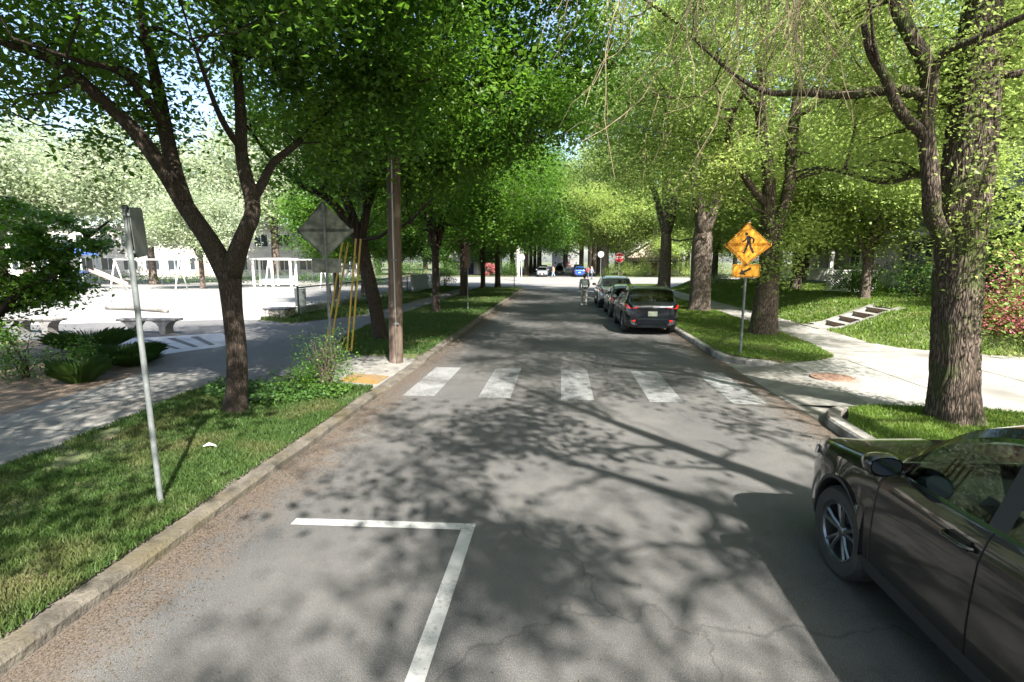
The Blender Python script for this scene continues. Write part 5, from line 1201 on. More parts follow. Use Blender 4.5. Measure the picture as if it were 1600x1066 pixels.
gable_house('house', 'pale house half hidden by trees between the third and fourth right trunks', (19.5, 39.5, 1.2), -PI / 2, 9, 9, 3.4, 3.2, mat('siding_pale', (0.40, 0.38, 0.33), 0.8, (0.48, 0.46, 0.42), 3), TRIM, SHING, wins=3, door=(.08, .1, .2))
gable_house('house', 'white house across the junction on the left of the far road', (-17, 97, .05), .0, 10, 8, 3.6, 3.0, mat('siding_white', (0.62, 0.62, 0.60), 0.8), TRIM, SHING, wins=3, door=(.05, .05, .25))
gable_house('house', 'cream house across the junction on the right of the far road', (17, 97, .05), .0, 10, 8, 3.6, 3.0, mat('siding_cream', (0.58, 0.50, 0.38), 0.8), TRIM, SHING2, wins=3)
gable_house('house', 'white house at the very end of the far road', (2, 225, .05), .0, 12, 8, 5.6, 3.2, mat('siding_grey', (0.2, 0.2, 0.19), 0.8), TRIM, SHING, wins=4, floors=2, porch=False)
# lattice screen
r = empty('lattice_fence', (13.6, 27.8, 1.0), -.5); tag(r, 'white lattice screen standing on the raised front lawn', 'fence')
f = MB()
for k in np.arange(-1.0, 2.0, .14):
    for s in (1, -1):
        x0, x1 = k, k + .95 * 1.0; z0, z1 = (.05, 1.0) if s > 0 else (1.0, .05)
        if x0 < 0: z0 = z0 + (z1 - z0) * (-x0 / .95); x0 = 0
        if x1 > 2: z1 = z0 + (z1 - z0) * ((2 - x0) / (x1 - x0)); x1 = 2
        if x1 - x0 > .02: f.tube([(x0, .012 * s, z0), (x1, .012 * s, z1)], .017, 4)
f.build('lattice', WHITE, r); f = MB(); f.box(0, 2, -.035, .035, 1.0, 1.07); f.build('rail', WHITE, r); f = MB(); f.box(0, 2, -.035, .035, -.01, .05); f.build('rail', WHITE, r)
for x in (-.06, 2.0): f = MB(); f.box(x, x + .06, -.04, .04, -.2, 1.1); f.build('post', WHITE, r)
# school
r = empty('school_building', (-62, 78, .1), .12); tag(r, 'long pale school building with rows of dark windows behind the playground', 'building')
f = MB(); f.box(-30, 30, 0, 14, -.3, 7.6); f.box(-30.1, 30.1, -.06, 14.1, 3.7, 3.9); f.build('wall', mat('school_wall', (0.50, 0.46, 0.42), 0.85, (0.60, 0.57, 0.52), .8), r)
f = MB(); f.box(-30.5, 30.5, -.5, 14.5, 7.6, 8.0); f.build('roof', mat('school_roof', (0.4, 0.4, 0.4), 0.8), r)
for k in range(17):
    for z in (1.0, 4.7):
        x = -28 + k * 3.5
        f = MB(); f.box(x - 1.15, x + 1.15, -.12, -.065, z - .1, z + 1.95); w = f.build('window', TRIM, r)
        f = MB(); f.box(x - 1.05, x - .05, -.14, -.122, z, z + 1.85); f.box(x + .05, x + 1.05, -.14, -.122, z, z + 1.85); f.build('pane', HOUSEGLASS, w)
f = MB(); f.box(3.2, 5.2, -.15, -.065, 0, 2.4); f.build('door', mat('school_door', (0.4, 0.28, 0.22), 0.6), r)
o = MB(); o.bbox(-.45, .45, -.3, .3, 0, 1.0, .04); o.box(-.47, .47, -.32, .32, .95, 1.03)
o = o.build('utility_cabinet', WHITE); o.location = (-15.2, 80, 0); tag(o, 'small white cabinet across the junction seen between the left trunks', 'cabinet')
# ================================================================== CARS
def pchip(xs, ys, x):
    xs = np.array(xs, float); ys = np.array(ys, float); h = np.diff(xs); d = np.diff(ys) / h; m = np.zeros(len(xs))
    m[0], m[-1] = d[0], d[-1]
    for i in range(1, len(xs) - 1):
        if d[i - 1] * d[i] > 0:
            w1, w2 = 2 * h[i] + h[i - 1], h[i] + 2 * h[i - 1]; m[i] = (w1 + w2) / (w1 / d[i - 1] + w2 / d[i])
    i = np.clip(np.searchsorted(xs, x) - 1, 0, len(h) - 1); t = (x - xs[i]) / h[i]; t = np.clip(t, 0, 1)
    return (ys[i] * (1 + 2 * t) * (1 - t) ** 2 + m[i] * h[i] * t * (1 - t) ** 2 + ys[i + 1] * t * t * (3 - 2 * t) + m[i + 1] * h[i] * t * t * (t - 1))

SUV = dict(L=4.55, fw=.93, rw=3.62, R=.36, arch=.415,
    top=([0, .05, .2, .6, 1.0, 1.36, 1.7, 2.02, 2.35, 2.9, 3.5, 3.95, 4.08, 4.25, 4.42, 4.50, 4.55], [.70, .82, .93, 1.00, 1.045, 1.09, 1.33, 1.53, 1.62, 1.68, 1.66, 1.60, 1.56, 1.33, 1.10, 1.04, .93]),
    wid=([0, .08, .25, .55, 1.0, 3.5, 4.1, 4.4, 4.55], [.56, .72, .84, .905, .92, .92, .90, .86, .74]),
    bot=([0, .3, .9, 3.6, 4.3, 4.55], [.26, .22, .20, .20, .26, .36]),
    belt=([0, 1.36, 2.5, 3.5, 4.1, 4.55], [.92, 1.045, 1.07, 1.12, 1.16, 1.10]), cowl=1.38, wtop=2.06, rwin=(4.10, 4.38), side=((1.50, 2.44), (2.58, 3.36), (3.46, 3.92)), doors=(1.46, 2.51, 3.40), roofw=.61)
HATCH = dict(L=4.1, fw=.82, rw=3.35, R=.31, arch=.355,
    top=([0, .05, .2, .6, .95, 1.2, 1.6, 1.95, 2.3, 2.8, 3.3, 3.6, 3.72, 3.9, 4.02, 4.06, 4.1], [.58, .70, .80, .88, .93, .97, 1.20, 1.36, 1.43, 1.46, 1.42, 1.36, 1.32, 1.10, .96, .90, .80]),
    wid=([0, .08, .25, .55, .9, 3.1, 3.7, 3.95, 4.1], [.52, .66, .78, .84, .86, .86, .84, .80, .70]),
    bot=([0, .3, .8, 3.3, 3.9, 4.1], [.22, .18, .17, .17, .24, .32]),
    belt=([0, 1.2, 2.3, 3.2, 3.7, 4.1], [.80, .92, .94, .98, 1.01, .96]), cowl=1.22, wtop=1.98, rwin=(3.74, 3.98), side=((1.36, 2.22), (2.34, 3.05), (3.12, 3.45)), doors=(1.32, 2.28, 3.08), roofw=.56)

def car(label, group, loc, rz, paint, kind=SUV, ys=1.0, zs_=1.0, cls='suv', glass=None, interior=False, roofbox=False, plate_m=None, badge=True, rack=True):
    K = kind; L = K['L']; glass = glass or GLASS_D
    r = empty('parked_car', loc, rz); tag(r, label, cls, group)
    # stations
    S = set(np.round(np.arange(0, L + .001, .09), 3)) | {0, L, K['cowl'], K['wtop'], *K['rwin'], *K['doors'], .02, .05, L - .02, L - .05}
    for a, b in K['side']: S |= {a, b}
    for c in (K['fw'], K['rw']):
        A = K['arch']
        S = {s for s in S if not (abs(s - c) < A + .03 and s not in (*K['doors'],))}
        for t in np.linspace(0, PI, 19): S.add(round(c + A * math.cos(t), 4))
        S.add(round(c - A - .002, 4)); S.add(round(c + A + .002, 4))
    S = np.array(sorted(S)); S = S[np.concatenate([[True], np.diff(S) > .0015])]
    rows = []
    for s in S:
        zt = float(pchip(*K['top'], s)); w = float(pchip(*K['wid'], s)); zb = float(pchip(*K['bot'], s)); zl = float(pchip(*K['belt'], s))
        zl = min(zl, zt - .055)
        x8 = w - .085; h = max(0.0, zt - .09 - (zl + .02)); hf = min(1, h / .5)
        x9 = x8 * (1 - hf) + (K['roofw'] + .045) * hf; x9 = min(x9, x8 - .02) if h < .02 else x9
        x10 = (x9 - .05)
        x11 = x10 * .70
        crown = .0 if h > .1 else .012
        P = [(0, zb), (w - .12, zb), (w - .035, zb + .05), (w - .004, zb + .17), (w + .002, .55), (w, .70), (w - .012, max(.74, zl - .16)), (w - .045, max(.80, zl - .05)), (w - .07, zl),
             (x8, zl + .02), (x9, max(zl + .035, zt - .09)), (x10, max(zl + .045, zt - .035)), (x11, zt - .006 - crown), (0, zt)]
        if zt < .95:   # nose / tail: squeeze rows under the top
            P = [(x, min(z, zt - .001 * (13 - i))) for i, (x, z) in enumerate(P)]
        for c in (K['fw'], K['rw']):
            if abs(s - c) <= K['arch'] + .0005:
                za = K['R'] + math.sqrt(max(0, K['arch'] ** 2 - (s - c) ** 2))
                if za > zb:
                    Q = []
                    for i, (x, z) in enumerate(P):
                        lim_ = za + .012 * max(0, i - 3)
                        Q.append((x, max(z, lim_) if i <= 7 else z))
                    Q[1] = (w - .25, Q[1][1]); Q[2] = (w - .03, za); Q[3] = (w + .012, za + .001); Q[4] = (w + .016, max(Q[4][1], za + .035)); P = Q
        rows.append(P)
    R_ = np.array(rows); nS, nR = R_.shape[:2]; L0 = L / 2
    def vid(side, j, i): return side * nS * nR + j * nR + i
    V = []
    for side in (1, -1):
        for j in range(nS):
            for i in range(nR): V.append((side * R_[j, i, 0], (L0 - S[j]) * ys, R_[j, i, 1] * zs_))
    V = np.array(V)
    F = {}
    def put(k, f): F.setdefault(k, []).append(f)
    for sd in (0, 1):
        for j in range(nS - 1):
            sm = (S[j] + S[j + 1]) / 2; inarch = any(abs(sm - c) < K['arch'] for c in (K['fw'], K['rw']))
            for i in range(nR - 1):
                f = (vid(sd, j, i), vid(sd, j, i + 1), vid(sd, j + 1, i + 1), vid(sd, j + 1, i))
                if sd == 1: f = f[::-1]
                k = 'body'
                if i <= 2 or (inarch and i == 3): k = 'cladding'
                hgt = R_[j, 10, 1] - R_[j, 9, 1] + R_[j + 1, 10, 1] - R_[j + 1, 9, 1]
                if i == 9 and hgt > .06:
                    for a, b in K['side']:
                        if a - .001 < sm < b + .001: k = 'side_window'
                    if k == 'body' and K['side'][0][1] < sm < K['side'][1][0]: k = 'pillar_%d' % sd
                if i >= 11 and K['cowl'] < sm < K['wtop']: k = 'windscreen'
                if i >= 11 and K['rwin'][0] < sm < K['rwin'][1]: k = 'rear_window'
                if i in (8,) and K['doors'][0] < sm < K['side'][2][1]: k = 'belt_trim_%d' % sd
                if 3 <= i <= 7 and k == 'body' and K['doors'][0] < sm < K['doors'][1]: k = 'door_%d_0' % sd
                if 3 <= i <= 7 and k == 'body' and K['doors'][1] < sm < K['doors'][2]: k = 'door_%d_1' % sd
                if i >= 10 and .12 < sm < K['cowl'] - .03: k = 'bonnet'
                if i <= 8 and sm < .2 and k == 'body': k = 'front_bumper'
                if k == 'side_window': k = 'side_window_%d_%d' % (sd, [n for n, (a, b) in enumerate(K['side']) if a - .001 < sm < b + .001][0])
                put(k, f)
    for j, nm in ((0, 'front_bumper'), (nS - 1, 'body')):
        for i in range(nR - 1):
            f = (vid(0, j, i), vid(0, j, i + 1), vid(1, j, i + 1), vid(1, j, i))
            if j: f = f[::-1]
            put(nm if i > 2 else 'cladding', f)
    objs = {}
    for k, fs in F.items():
        if k.startswith('pillar'): m = PLASTIC
        elif k.startswith('side_window') or k in ('windscreen', 'rear_window'): m = glass
        elif k == 'cladding': m = PLASTIC
        elif k.startswith('belt_trim'): m = CHROME
        else: m = paint
        fs = np.array(fs); u, inv = np.unique(fs, return_inverse=True); nm = k.rstrip('012_') if k.startswith(('door', 'side_window', 'pillar', 'belt')) else k
        vv = V[u]
        o = raw(nm, vv, inv.reshape(fs.shape), m, r, True, 38); objs[k] = o
        o.data.validate(verbose=False)
    # gaps
    def side_line(s, i0, i1, sg):
        j = int(np.argmin(np.abs(S - s))); return [(sg * (R_[j, i, 0] + .0015), (L0 - S[j]) * ys, R_[j, i, 1] * zs_) for i in range(i0, i1 + 1)]
    for sd, sg in ((0, 1), (1, -1)):
        for dk in (0, 1):
            mb = MB()
            for s in K['doors'][dk:dk + 2]: mb.tube(side_line(s, 3, 8, sg), .0045, 4)
            j0, j1 = [int(np.argmin(np.abs(S - s))) for s in K['doors'][dk:dk + 2]]
            mb.tube([(sg * (R_[j, 3, 0] + .0015), (L0 - S[j]) * ys, R_[j, 3, 1] * zs_) for j in range(j0, j1 + 1, 2)], .0045, 4)
            if mb.V: mb.build('door_gap', SBLACK, objs['door_%d_%d' % (sd, dk)])
            s = K['doors'][dk + 1] - .17; j = int(np.argmin(np.abs(S - s))); yy = (L0 - s) * ys; x = R_[j, 6, 0]; z = (K['belt'][1][1] - .10) * zs_
            mb = MB(); mb.tube(smooth_line([(sg * (x - .01), yy + .12 * ys, z), (sg * (x + .035), yy + .085 * ys, z + .004), (sg * (x + .042), yy, z + .006), (sg * (x + .035), yy - .085 * ys, z + .004), (sg * (x - .01), yy - .12 * ys, z)], 4), .014, 8)
            mb.build('handle', paint, objs['door_%d_%d' % (sd, dk)], True)
            mb = MB(); mb.bbox(*sorted((sg * (x - .03), sg * (x + .0035))), yy - .075 * ys, yy + .09 * ys, z - .035, z + .03, .003); mb.build('handle_recess', SBLACK, objs['door_%d_%d' % (sd, dk)])
    # bonnet gap
    js = [j for j in range(nS) if .14 < S[j] < K['cowl'] - .04]
    mb = MB()
    for sg in (1, -1): mb.tube([(sg * R_[j, 10, 0], (L0 - S[j]) * ys, (R_[j, 10, 1] + .002) * zs_) for j in js], .005, 4)
    mb.build('bonnet_gap', SBLACK, objs['bonnet'])
    # underbody, wheels
    mb = MB(); mb.box(-.62, .62, -(L0 - .25) * ys, (L0 - .25) * ys, .24 * zs_, .72 * zs_); mb.build('underbody', SBLACK, r)
    for s in (K['fw'], K['rw']):
        for sg in (-1, 1):
            R = K['R']; w = .11; xo = .905 if L > 4.3 else .845
            cy = (L0 - s) * ys; cx = sg * (xo - w)
            f = MB(); f.lathe([(R * .62, -w * .75), (R * .68, -w), (R * .92, -w * 1.02), (R * .985, -w * .78), (R, -w * .4), (R, w * .4), (R * .985, w * .78), (R * .92, w * 1.02), (R * .68, w), (R * .62, w * .75)], 48, 'x')
            t = f.build('wheel', RUBBER, r, True, 35); t.location = (cx, cy, R)
            f = MB(); ro = R * .655
            f.lathe([(ro, sg * -w * .7), (ro, sg * w * .86), (ro * .96, sg * w * .92), (ro * .90, sg * w * .80), (ro * .89, sg * -w * .6)], 48, 'x')
            for q in range(5):
                for dq in (-.19, .19):
                    a = q * 2 * PI / 5 + PI / 2; b = a + dq; a2 = a + dq * .45
                    p0 = (sg * w * .52, math.cos(a2) * ro * .16, math.sin(a2) * ro * .16); p1 = (sg * w * .74, math.cos(b) * ro * .94, math.sin(b) * ro * .94)
                    f.tube([p0, ((p0[0] + p1[0]) / 2 + sg * .008, (p0[1] + p1[1]) / 2, (p0[2] + p1[2]) / 2), p1], [.019, .015, .017], 6)
            f.lathe([(0, sg * w * .70), (ro * .15, sg * w * .69), (ro * .20, sg * w * .60), (ro * .24, sg * w * .4), (ro * .24, 0)], 20, 'x')
            f.build('rim', RIM, t, True, 40)
            f = MB(); f.lathe([(0, sg * w * .05), (ro * .7, sg * w * .05), (ro * .72, -sg * w * .1), (ro * .88, -sg * w * .3)], 28, 'x'); f.build('brake_disc', DARKMETAL, t)
            # liner
            f = MB(); A = K['arch'] - .003; pts = []
            n_ = 16; Vv = []
            for q in range(n_ + 1):
                a = PI * q / n_
                for xx in (sg * (xo - .02), sg * (xo - .30)): Vv.append((xx, cy + A * math.cos(a) * ys, (R + A * math.sin(a)) * zs_))
            f.add(Vv, [(2 * q, 2 * q + 1, 2 * q + 3, 2 * q + 2) for q in range(n_)] + [tuple(2 * q + 1 for q in range(n_ + 1))]); f.build('arch_liner', SBLACK, r)
    # mirrors
    for sg in (-1, 1):
        s = K['doors'][0] + .17; j = int(np.argmin(np.abs(S - s))); z = (R_[j, 9, 1] + .075) * zs_; x = R_[j, 9, 0] + .10; yy = (L0 - s) * ys
        f = MB(); a = []
        for (ty, sx, sz) in ((-.07, .10, .066), (-.055, .112, .078), (.0, .11, .074), (.05, .095, .06), (.075, .04, .03)):
            a.append([(sg * x + sg * .06 + sx * math.cos(q) * (1.0), yy + ty, z + sz * math.copysign(abs(math.sin(q)) ** .7, math.sin(q))) for q in np.linspace(0, 2 * PI, 16, endpoint=False)])
        Vv = [p for rr in a for p in rr]; Fv = [(i * 16 + k, i * 16 + (k + 1) % 16, (i + 1) * 16 + (k + 1) % 16, (i + 1) * 16 + k) for i in range(4) for k in range(16)] + [tuple(4 * 16 + k for k in range(16))]
        f.add(Vv, Fv); f.tube([(sg * (x - .09), yy + .0, z - .07), (sg * (x + .02), yy, z - .05)], .022, 8); mi = f.build('door_mirror', paint, r, True, 50)
        f = MB(); f.add([(sg * x + sg * .06 + .093 * math.cos(q), yy - .0705, z + .058 * math.copysign(abs(math.sin(q)) ** .7, math.sin(q))) for q in np.linspace(0, 2 * PI, 16, endpoint=False)], [tuple(range(16))]); f.build('mirror_glass', mat('mirror_glass', (.10, .115, .13), .05, metal=1.0), mi)
    # lamps
    zt_ = K['belt'][1][-1]; yb = -L0 * ys
    for sg in (-1, 1):
        # rear lamp following the corner
        sr = np.linspace(L - .42, L - .035, 7); pts0 = []; pts1 = []
        for n_, s in enumerate(sr):
            w = float(pchip(*K['wid'], s)); zt = float(pchip(*K['top'], s)); hgt = .035 + .055 * n_ / 6
            zc = (zt_ - .10); zz1 = min(zc + hgt, zt - .03); zz0 = min(zc - hgt, zz1 - .03)
            pts1.append((sg * (w - .012 + .008), (L0 - s) * ys, zz1 * zs_)); pts0.append((sg * (w + .010), (L0 - s) * ys, zz0 * zs_))
        wL = float(pchip(*K['wid'], L)); zE = float(pchip(*K['top'], L))
        for xx in (wL + .0, wL - .13, wL - .26):
            pts1.append((sg * xx, -L0 * ys - .012, min(zt_ - .02, zE - .0) * zs_)); pts0.append((sg * xx, -L0 * ys - .012, (zt_ - .19 + (wL - xx) * .25) * zs_))
        n_ = len(pts0); f = MB(); Fq = [(k, k + 1, n_ + k + 1, n_ + k) for k in range(n_ - 1)]
        f.add(pts0 + pts1, Fq); tl = f.build('tail_light', RED_LENS, r)
        f = MB(); f.bbox(*sorted((sg * .50, sg * .66)), yb - .012, yb + .05, .47 * zs_, .53 * zs_, .01); f.build('rear_reflector', RED_LENS, r)
        f = MB(); Vv = []
        hs_ = np.linspace(.02, .40, 7)
        for n_, s in enumerate(hs_):
            w = float(pchip(*K['wid'], s)); zt = float(pchip(*K['top'], s)); zl_ = min(zt - .10, zt_ - .28)
            Vv += [(sg * (w + .006), (L0 - s) * ys, (zl_ - .05 + .05 * n_ / 6) * zs_), (sg * (w - .02 + .01), (L0 - s) * ys, (zl_ + .035 + .03 * n_ / 6) * zs_)]
        w0 = float(pchip(*K['wid'], 0)); Vv = [(sg * (w0 - .16), L0 * ys + .01, (Vv[0][2])), (sg * (w0 - .16), L0 * ys + .006, Vv[1][2])] + Vv
        f.add(Vv, [(2 * k, 2 * k + 1, 2 * k + 3, 2 * k + 2) for k in range(7)]); f.build('headlight', HEAD_LENS, r)
    f = MB(); f.bbox(-.40, .40, L0 * ys - .01, L0 * ys + .012, .38 * zs_, .62 * zs_, .008); f.build('grille', PLASTIC, r)
    f = MB(); f.bbox(-.155, .155, L0 * ys + .013, L0 * ys + .02, .40 * zs_, .48 * zs_, .003); f.build('number_plate', plate_m or WHITE, r)
    zp = .80 if kind is SUV else .66
    f = MB(); f.bbox(-.155, .155, yb - .018, yb - .006, (zp - .14) * zs_, (zp + .02) * zs_, .003); f.build('number_plate', plate_m or WHITE, r)
    f = MB(); f.bbox(-.56, .56, yb - .05, yb + .15, .40 * zs_, .58 * zs_, .03); f.bbox(-.50, .50, yb - .02, yb + .1, .27 * zs_, .40 * zs_, .02); f.build('rear_bumper', paint, r)
    f = MB(); f.tube(smooth_line([(0.0, yb + .19 * ys, 1.16 * zs_), (-.02, yb + .20 * ys, 1.19 * zs_), (-.34, yb + .245 * ys, 1.20 * zs_)], 3) if kind is SUV else [(0, yb + .12, .97), (-.28, yb + .17, 1.01)], .009, 6); f.build('rear_wiper', PLASTIC, r)
    if badge:
        f = MB(); ang = np.linspace(0, 2 * PI, 18); f.tube([(.062 * math.cos(a), yb - .006 + .02, (.885 + .045 * math.sin(a)) * zs_) for a in ang], .006, 4, False)
        f.tube([(-.055, yb + .013, .90 * zs_), (-.02, yb + .013, .885 * zs_), (0, yb + .013, .862 * zs_), (.02, yb + .013, .885 * zs_), (.055, yb + .013, .90 * zs_)], .005, 4); f.build('badge', CHROME, r)
    if rack:
        for sg in (-1, 1):
            f = MB(); x = K['roofw'] - .03
            sR = [s for s in np.linspace(K['wtop'] + .25, K['rwin'][0] - .2, 7)]
            P = [(sg * x, (L0 - s) * ys, (float(pchip(*K['top'], s)) + (.0 if k in (0, 6) else .022)) * zs_) for k, s in enumerate(sR)]
            f.tube(P, .013, 6); f.build('roof_rail', PLASTIC, r)
    if roofbox:
        f = MB(); f.bbox(-.42, .42, -.8 * ys, .7 * ys, 1.76 * zs_, 2.12 * zs_, .08); f.box(-.55, .55, -.4, -.36, 1.69 * zs_, 1.762 * zs_); f.box(-.55, .55, .36, .4, 1.69 * zs_, 1.762 * zs_); f.build('roof_box', PLASTIC, r)
    if interior is not None:
        ht = 1.0 if kind is SUV else .88
        for sx in (-.36, .36):
            f = MB(); f.bbox(sx - .25, sx + .25, (L0 - 2.72) * ys, (L0 - 2.2) * ys, .55, .75, .05)
            f.bbox(sx - .24, sx + .24, (L0 - 2.86) * ys, (L0 - 2.70) * ys, .6, 1.22 * ht, .06); f.bbox(sx - .12, sx + .12, (L0 - 2.86) * ys, (L0 - 2.76) * ys, 1.24 * ht, 1.44 * ht, .04); f.build('seat', SEAT, r)
        f = MB(); f.bbox(-.62, .62, (L0 - 3.6) * ys, (L0 - 3.42) * ys, .55, 1.16 * ht, .06); f.build('rear_seat', SEAT, r)
        f = MB(); f.bbox(-.70, .70, (L0 - 1.85) * ys, (L0 - 1.42) * ys, .60, (K['belt'][1][1] - .03) * zs_, .05); f.build('dashboard', mat('dash', (0.04, 0.045, 0.045), 0.6), r)
        f = MB(); cy = (L0 - 2.02) * ys
        ring = [(-.36 + .185 * math.cos(a), cy + .07 * math.sin(a) * -1, .98 * ht + .165 * math.sin(a)) for a in np.linspace(0, 2 * PI, 25)]
        f.tube(ring, .014, 8, False); f.tube([ring[0], ring[12]], .016, 6); f.tube([(-.36, cy, .98 * ht), ring[18]], .018, 6); f.tube([(-.36, cy, .98 * ht), (-.36, cy + .25, .88 * ht)], .03, 8); f.build('steering_wheel', PLASTIC, r, True)
    return r

def paint_m(name, c, rough=.22, metal=.5):
    m = mat(name, c, rough, metal=metal, coat=1.0); m.node_tree.nodes['Principled BSDF'].inputs['Coat Roughness'].default_value = .04; return m
GP = 'cars parked along the right kerb'
PL = mat('plate_blurred', (0.10, 0.12, 0.09), 0.6, (0.19, 0.21, 0.16), 8)
# nearest car (front wheel centre beside the photographer)
ys = .84; Lh = SUV['L'] / 2
car('dark bronze grey suv parked closest at the right, cut off by the picture edge', GP, (3.13, 4.05 - (Lh - SUV['fw']) * ys, 0.0), 0, paint_m('paint_bronze', (0.014, 0.0135, 0.014)), SUV, ys, 1.02, 'suv', GLASS, True, plate_m=PL, rack=False)
car('black suv seen from behind, parked under the third right trunk', GP, (3.09, 17.55 + Lh, 0.0), 0, paint_m('paint_black', (0.006, 0.009, 0.014)), SUV, 1.0, 1.0, 'suv', GLASS_D, True, plate_m=PL)
car('small dark grey hatchback with blue reflections parked between the black suv and the silver suv', GP, (3.02, 22.7 + 2.05, 0.0), 0, paint_m('paint_grey_sky_tint', (0.03, 0.04, 0.06)), HATCH, 1.0, 1.0, 'car', GLASS_D, True, plate_m=PL, rack=False, badge=False)  # blue reflections are put into the dark grey paint colour
car('silver white suv parked first in the row, farthest along the right kerb', GP, (2.92, 27.4 + Lh, 0.0), 0, paint_m('paint_silver', (0.42, 0.44, 0.47)), SUV, 1.0, 1.03, 'suv', GLASS_D, True, plate_m=PL, badge=False)
GF = 'cars on the far road'
car('silver hatchback parked facing us on the left of the far road', GF, (-3.0, 83.5, 0), PI, paint_m('paint_silver2', (0.38, 0.42, 0.46)), HATCH, 1, 1.1, 'car', badge=False, rack=False)
car('dark grey suv parked right behind the silver hatchback on the far road', GF, (-3.1, 90, 0), PI, paint_m('paint_grey', (0.06, 0.07, 0.08)), SUV, 1, 1.08, 'suv', badge=False)
car('black suv with a roof box driving toward us on the far road', GF, (-.3, 98, 0), PI, paint_m('paint_black2', (0.01, 0.012, 0.015)), SUV, 1, 1.0, 'suv', badge=False, roofbox=True)
car('bright blue hatchback parked on the right of the far road', GF, (2.9, 83.5, 0), 0, paint_m('paint_blue', (0.02, 0.10, 0.42)), HATCH, 1, 1.15, 'car', badge=False, rack=False)
car('dark van like suv parked ahead of the blue hatchback on the far road', GF, (2.9, 90.5, 0), 0, paint_m('paint_brown', (0.05, 0.035, 0.03)), SUV, 1, 1.15, 'suv', badge=False)
# ================================================================== PEOPLE
SKIN = mat('skin', (0.42, 0.24, 0.17), 0.6)
def skinned(name, J, E, R, material, parent, sub=1):
    me = bpy.data.meshes.new(name); me.from_pydata(J, E, []); me.update(); o = bpy.data.objects.new(name, me); link(o, parent)
    md = o.modifiers.new('skin', 'SKIN')
    for i, v in enumerate(me.skin_vertices[0].data if me.skin_vertices else []): v.radius = R[i]
    if not me.skin_vertices:
        bpy.context.view_layer.objects.active = o
    md.use_smooth_shade = True
    s = o.modifiers.new('sub', 'SUBSURF'); s.levels = sub; s.render_levels = sub
    return o
def bake(o, m):
    bpy.context.view_layer.update(); dg = bpy.context.evaluated_depsgraph_get()
    me = bpy.data.meshes.new_from_object(o.evaluated_get(dg)); o.modifiers.clear(); old = o.data; o.data = me; me.materials.clear(); me.materials.append(m)
    me.polygons.foreach_set('use_smooth', np.ones(len(me.polygons), dtype=bool)); return o
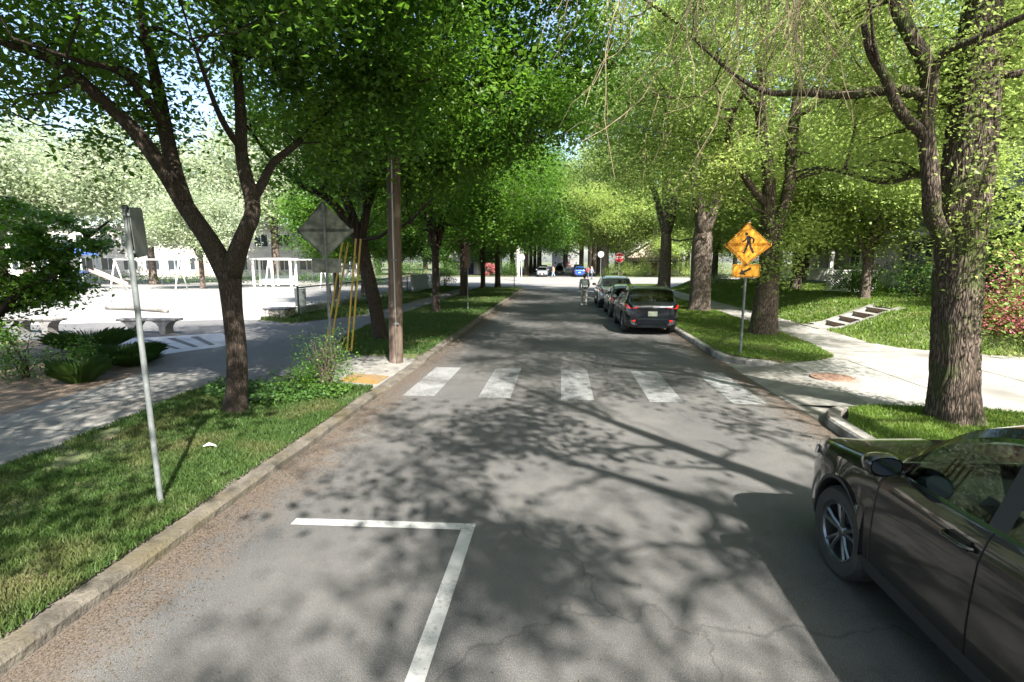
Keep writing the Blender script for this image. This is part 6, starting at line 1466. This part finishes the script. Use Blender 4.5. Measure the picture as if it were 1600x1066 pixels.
def figure(label, loc, rz, top_m, leg_m, hair_m, walk=.3, arm=.35, scale=1.0, group=None, bag=None, hood=None):
    r = empty('person', loc, rz); tag(r, label, 'person', group); r.scale = (scale,) * 3
    def chain_obj(name, parts, m):
        J, E, R = [], [], []
        for ch in parts:
            prev = None
            for (p, rad, *ref) in ch:
                if ref: prev = ref[0]; continue
                J.append(p); R.append((rad, rad) if np.isscalar(rad) else rad); i = len(J) - 1
                if prev is not None: E.append((prev, i))
                prev = i
        me = bpy.data.meshes.new(name); me.from_pydata(J, E, []); me.update(); o = bpy.data.objects.new(name, me); link(o, r)
        o.modifiers.new('skin', 'SKIN').use_smooth_shade = True
        if not me.skin_vertices:
            with bpy.context.temp_override(object=o, active_object=o): pass
        return o, R
    w = walk
    hip = {-1: (-.09, 0, .92), 1: (.09, 0, .92)}
    knee = {-1: (-.095, w * .42, .50), 1: (.095, -w * .25, .50)}
    ank = {-1: (-.095, w * .62, .09), 1: (.095, -w * .85, .14)}
    sh = {-1: (-.185, 0, 1.43), 1: (.185, 0, 1.43)}
    elb = {-1: (-.26, -.06 - arm * .2, 1.16), 1: (.26, .02 + arm * .1, 1.16)}
    wr = {-1: (-.22, .06 + arm * .15, .96), 1: (.22, .14 + arm * .3, 1.0)}
    def tubeb(pts, rad, n=12, k=4):
        A = smooth_line(np.column_stack([np.array(pts, float), np.array(rad, float)]), k); return tube_vf(A[:, :3], A[:, 3], n)
    # one continuous body (remeshed from overlapping limbs)
    mb = MB()
    mb.add(*tubeb([(0, 0, .86), (0, 0, 1.0), (0, .005, 1.2), (0, 0, 1.38), (0, 0, 1.46), (0, .0, 1.52)], [.125, .12, .125, .14, .09, .055], 16))
    mb.add(*tubeb([(0, .0, 1.48), (0, .01, 1.56), (0, .015, 1.60), (0, .02, 1.68), (0, .015, 1.75), (0, .01, 1.775)], [.052, .05, .075, .092, .07, .02], 16))
    for s in (-1, 1):
        mb.add(*tubeb([hip[s], [(a + b) / 2 for a, b in zip(hip[s], knee[s])], knee[s], [(a * .6 + b * .4) for a, b in zip(knee[s], ank[s])], ank[s]], [.10, .078, .058, .055, .038]))
        a = ank[s]; mb.add(*tubeb([(a[0], a[1] - .05, a[2] - .05), (a[0], a[1] + .06, a[2] - .055), (a[0], a[1] + .17, a[2] - .065)], [.04, .04, .025]))
        mb.add(*tubeb([(sh[s][0] * .5, 0, 1.43), sh[s], elb[s], wr[s]], [.06, .058, .042, .028]))
        h = np.array(wr[s]); d = np.array([0, .05, -.05]); mb.add(*tubeb([h, h + d * .8, h + d * 1.5], [.028, .036, .03], 8, 2))
        for q in range(4):
            b0 = h + d * 1.4 + np.array([(q - 1.5) * .018, 0, 0]); mb.add(*tubeb([b0, b0 + np.array([0, .02, -.035]), b0 + np.array([0, .012, -.062])], [.009, .0085, .006], 6, 2))
        b0 = h + d * .6; mb.add(*tubeb([b0, b0 + np.array([-s * .03, .03, -.01]), b0 + np.array([-s * .035, .05, -.03])], [.011, .010, .007], 6, 2))
    mb.add(*tubeb([(0, .10, 1.66), (0, .125, 1.645)], [.016, .012], 6, 2))
    for s in (-1, 1): mb.add(*tubeb([(s * .088, .01, 1.64), (s * .10, .0, 1.68)], [.016, .012], 6, 2))
    body = mb.build('body', SKIN, r, True)
    rm = body.modifiers.new('rm', 'REMESH'); rm.mode = 'VOXEL'; rm.voxel_size = .014; rm.use_smooth_shade = True
    bake(body, SKIN)
    for s in (-1, 1):
        f = MB(); f.lathe([(0, .008), (.009, .004), (.011, -.002)], 10, 'z', (0, 0, 0)); e = f.build('eye', SBLACK, r); e.location = (s * .032, .104, 1.685); e.rotation_euler = (-PI / 2, 0, 0)
    # clothes
    def cloth(name, adds, m, vs=.016):
        f = MB()
        for a in adds: f.add(*a)
        o = f.build(name, m, r, True); q = o.modifiers.new('rm', 'REMESH'); q.mode = 'VOXEL'; q.voxel_size = vs; bake(o, m); return o
    adds = [tubeb([(0, 0, .84), (0, 0, 1.0), (0, .005, 1.2), (0, 0, 1.38), (0, 0, 1.47), (0, 0, 1.50)], [.155, .15, .15, .165, .11, .075], 18)]
    for s in (-1, 1): adds.append(tubeb([(sh[s][0] * .5, 0, 1.42), sh[s], elb[s], [(a * .15 + b * .85) for a, b in zip(elb[s], wr[s])]], [.075, .076, .058, .046]))
    cloth('jacket', adds, top_m)
    adds = [tubeb([(0, 0, .80), (0, 0, .98)], [.135, .14], 16, 2)]
    for s in (-1, 1): adds.append(tubeb([hip[s], [(a + b) / 2 for a, b in zip(hip[s], knee[s])], knee[s], [(a * .5 + b * .5) for a, b in zip(knee[s], ank[s])], [a + b for a, b in zip(ank[s], (0, 0, .03))]], [.112, .095, .075, .07, .06]))
    cloth('trousers', adds, leg_m)
    for s in (-1, 1):
        a = ank[s]; f = MB(); f.add(*tubeb([(a[0], a[1] - .075, a[2] - .045), (a[0], a[1] + .0, a[2] - .04), (a[0], a[1] + .10, a[2] - .055), (a[0], a[1] + .19, a[2] - .07)], [.042, .052, .045, .025])); f.build('shoe', PLASTIC if bag is None else WHITE, r, True)
    f = MB(); f.add(*tubeb([(0, -.035, 1.60), (0, -.03, 1.68), (0, -.012, 1.76), (0, .0, 1.79)], [.075, .092, .075, .02], 16)); f.build('hair', hair_m, r, True)
    if bag:
        f = MB(); f.bbox(-.15, .15, -.30, -.145, 1.02, 1.42, .05); f.build('backpack', bag, r)
    return r
figure('person in a grey jacket and pale trousers walking in the road beside the parked cars', (1.32, 29.3, 0), .1, mat('cloth_grey', (0.16, 0.16, 0.16), 0.9, (0.30, 0.30, 0.29), 6), mat('cloth_pale', (0.33, 0.30, 0.27), 0.9), mat('hair_dark', (0.03, 0.02, 0.016), 0.7), .28, .4, 1.0, bag=mat('bag_grey', (0.5, 0.51, 0.49), 0.8))
figure('person in a peach top and jeans crossing at the far side of the junction', (-1.2, 80, 0), 1.3, mat('cloth_peach', (0.75, 0.33, 0.18), 0.9), mat('cloth_jeans', (0.22, 0.28, 0.38), 0.9), MATS['hair_dark'], .3, .4, .98)
figure('person in blue grey clothes standing on the right side of the junction', (4.2, 72, 0), -1.0, mat('cloth_bluegrey', (0.22, 0.25, 0.32), 0.9), mat('cloth_dark', (0.06, 0.07, 0.10), 0.9), mat('hair_fair', (0.4, 0.32, 0.18), 0.7), .12, .3, .97)
figure('person in a dark red top behind the blue grey dressed one at the junction', (4.0, 78, 0), -.4, mat('cloth_maroon', (0.2, 0.05, 0.05), 0.9), MATS['cloth_dark'], MATS['hair_dark'], .2, .3, .97)
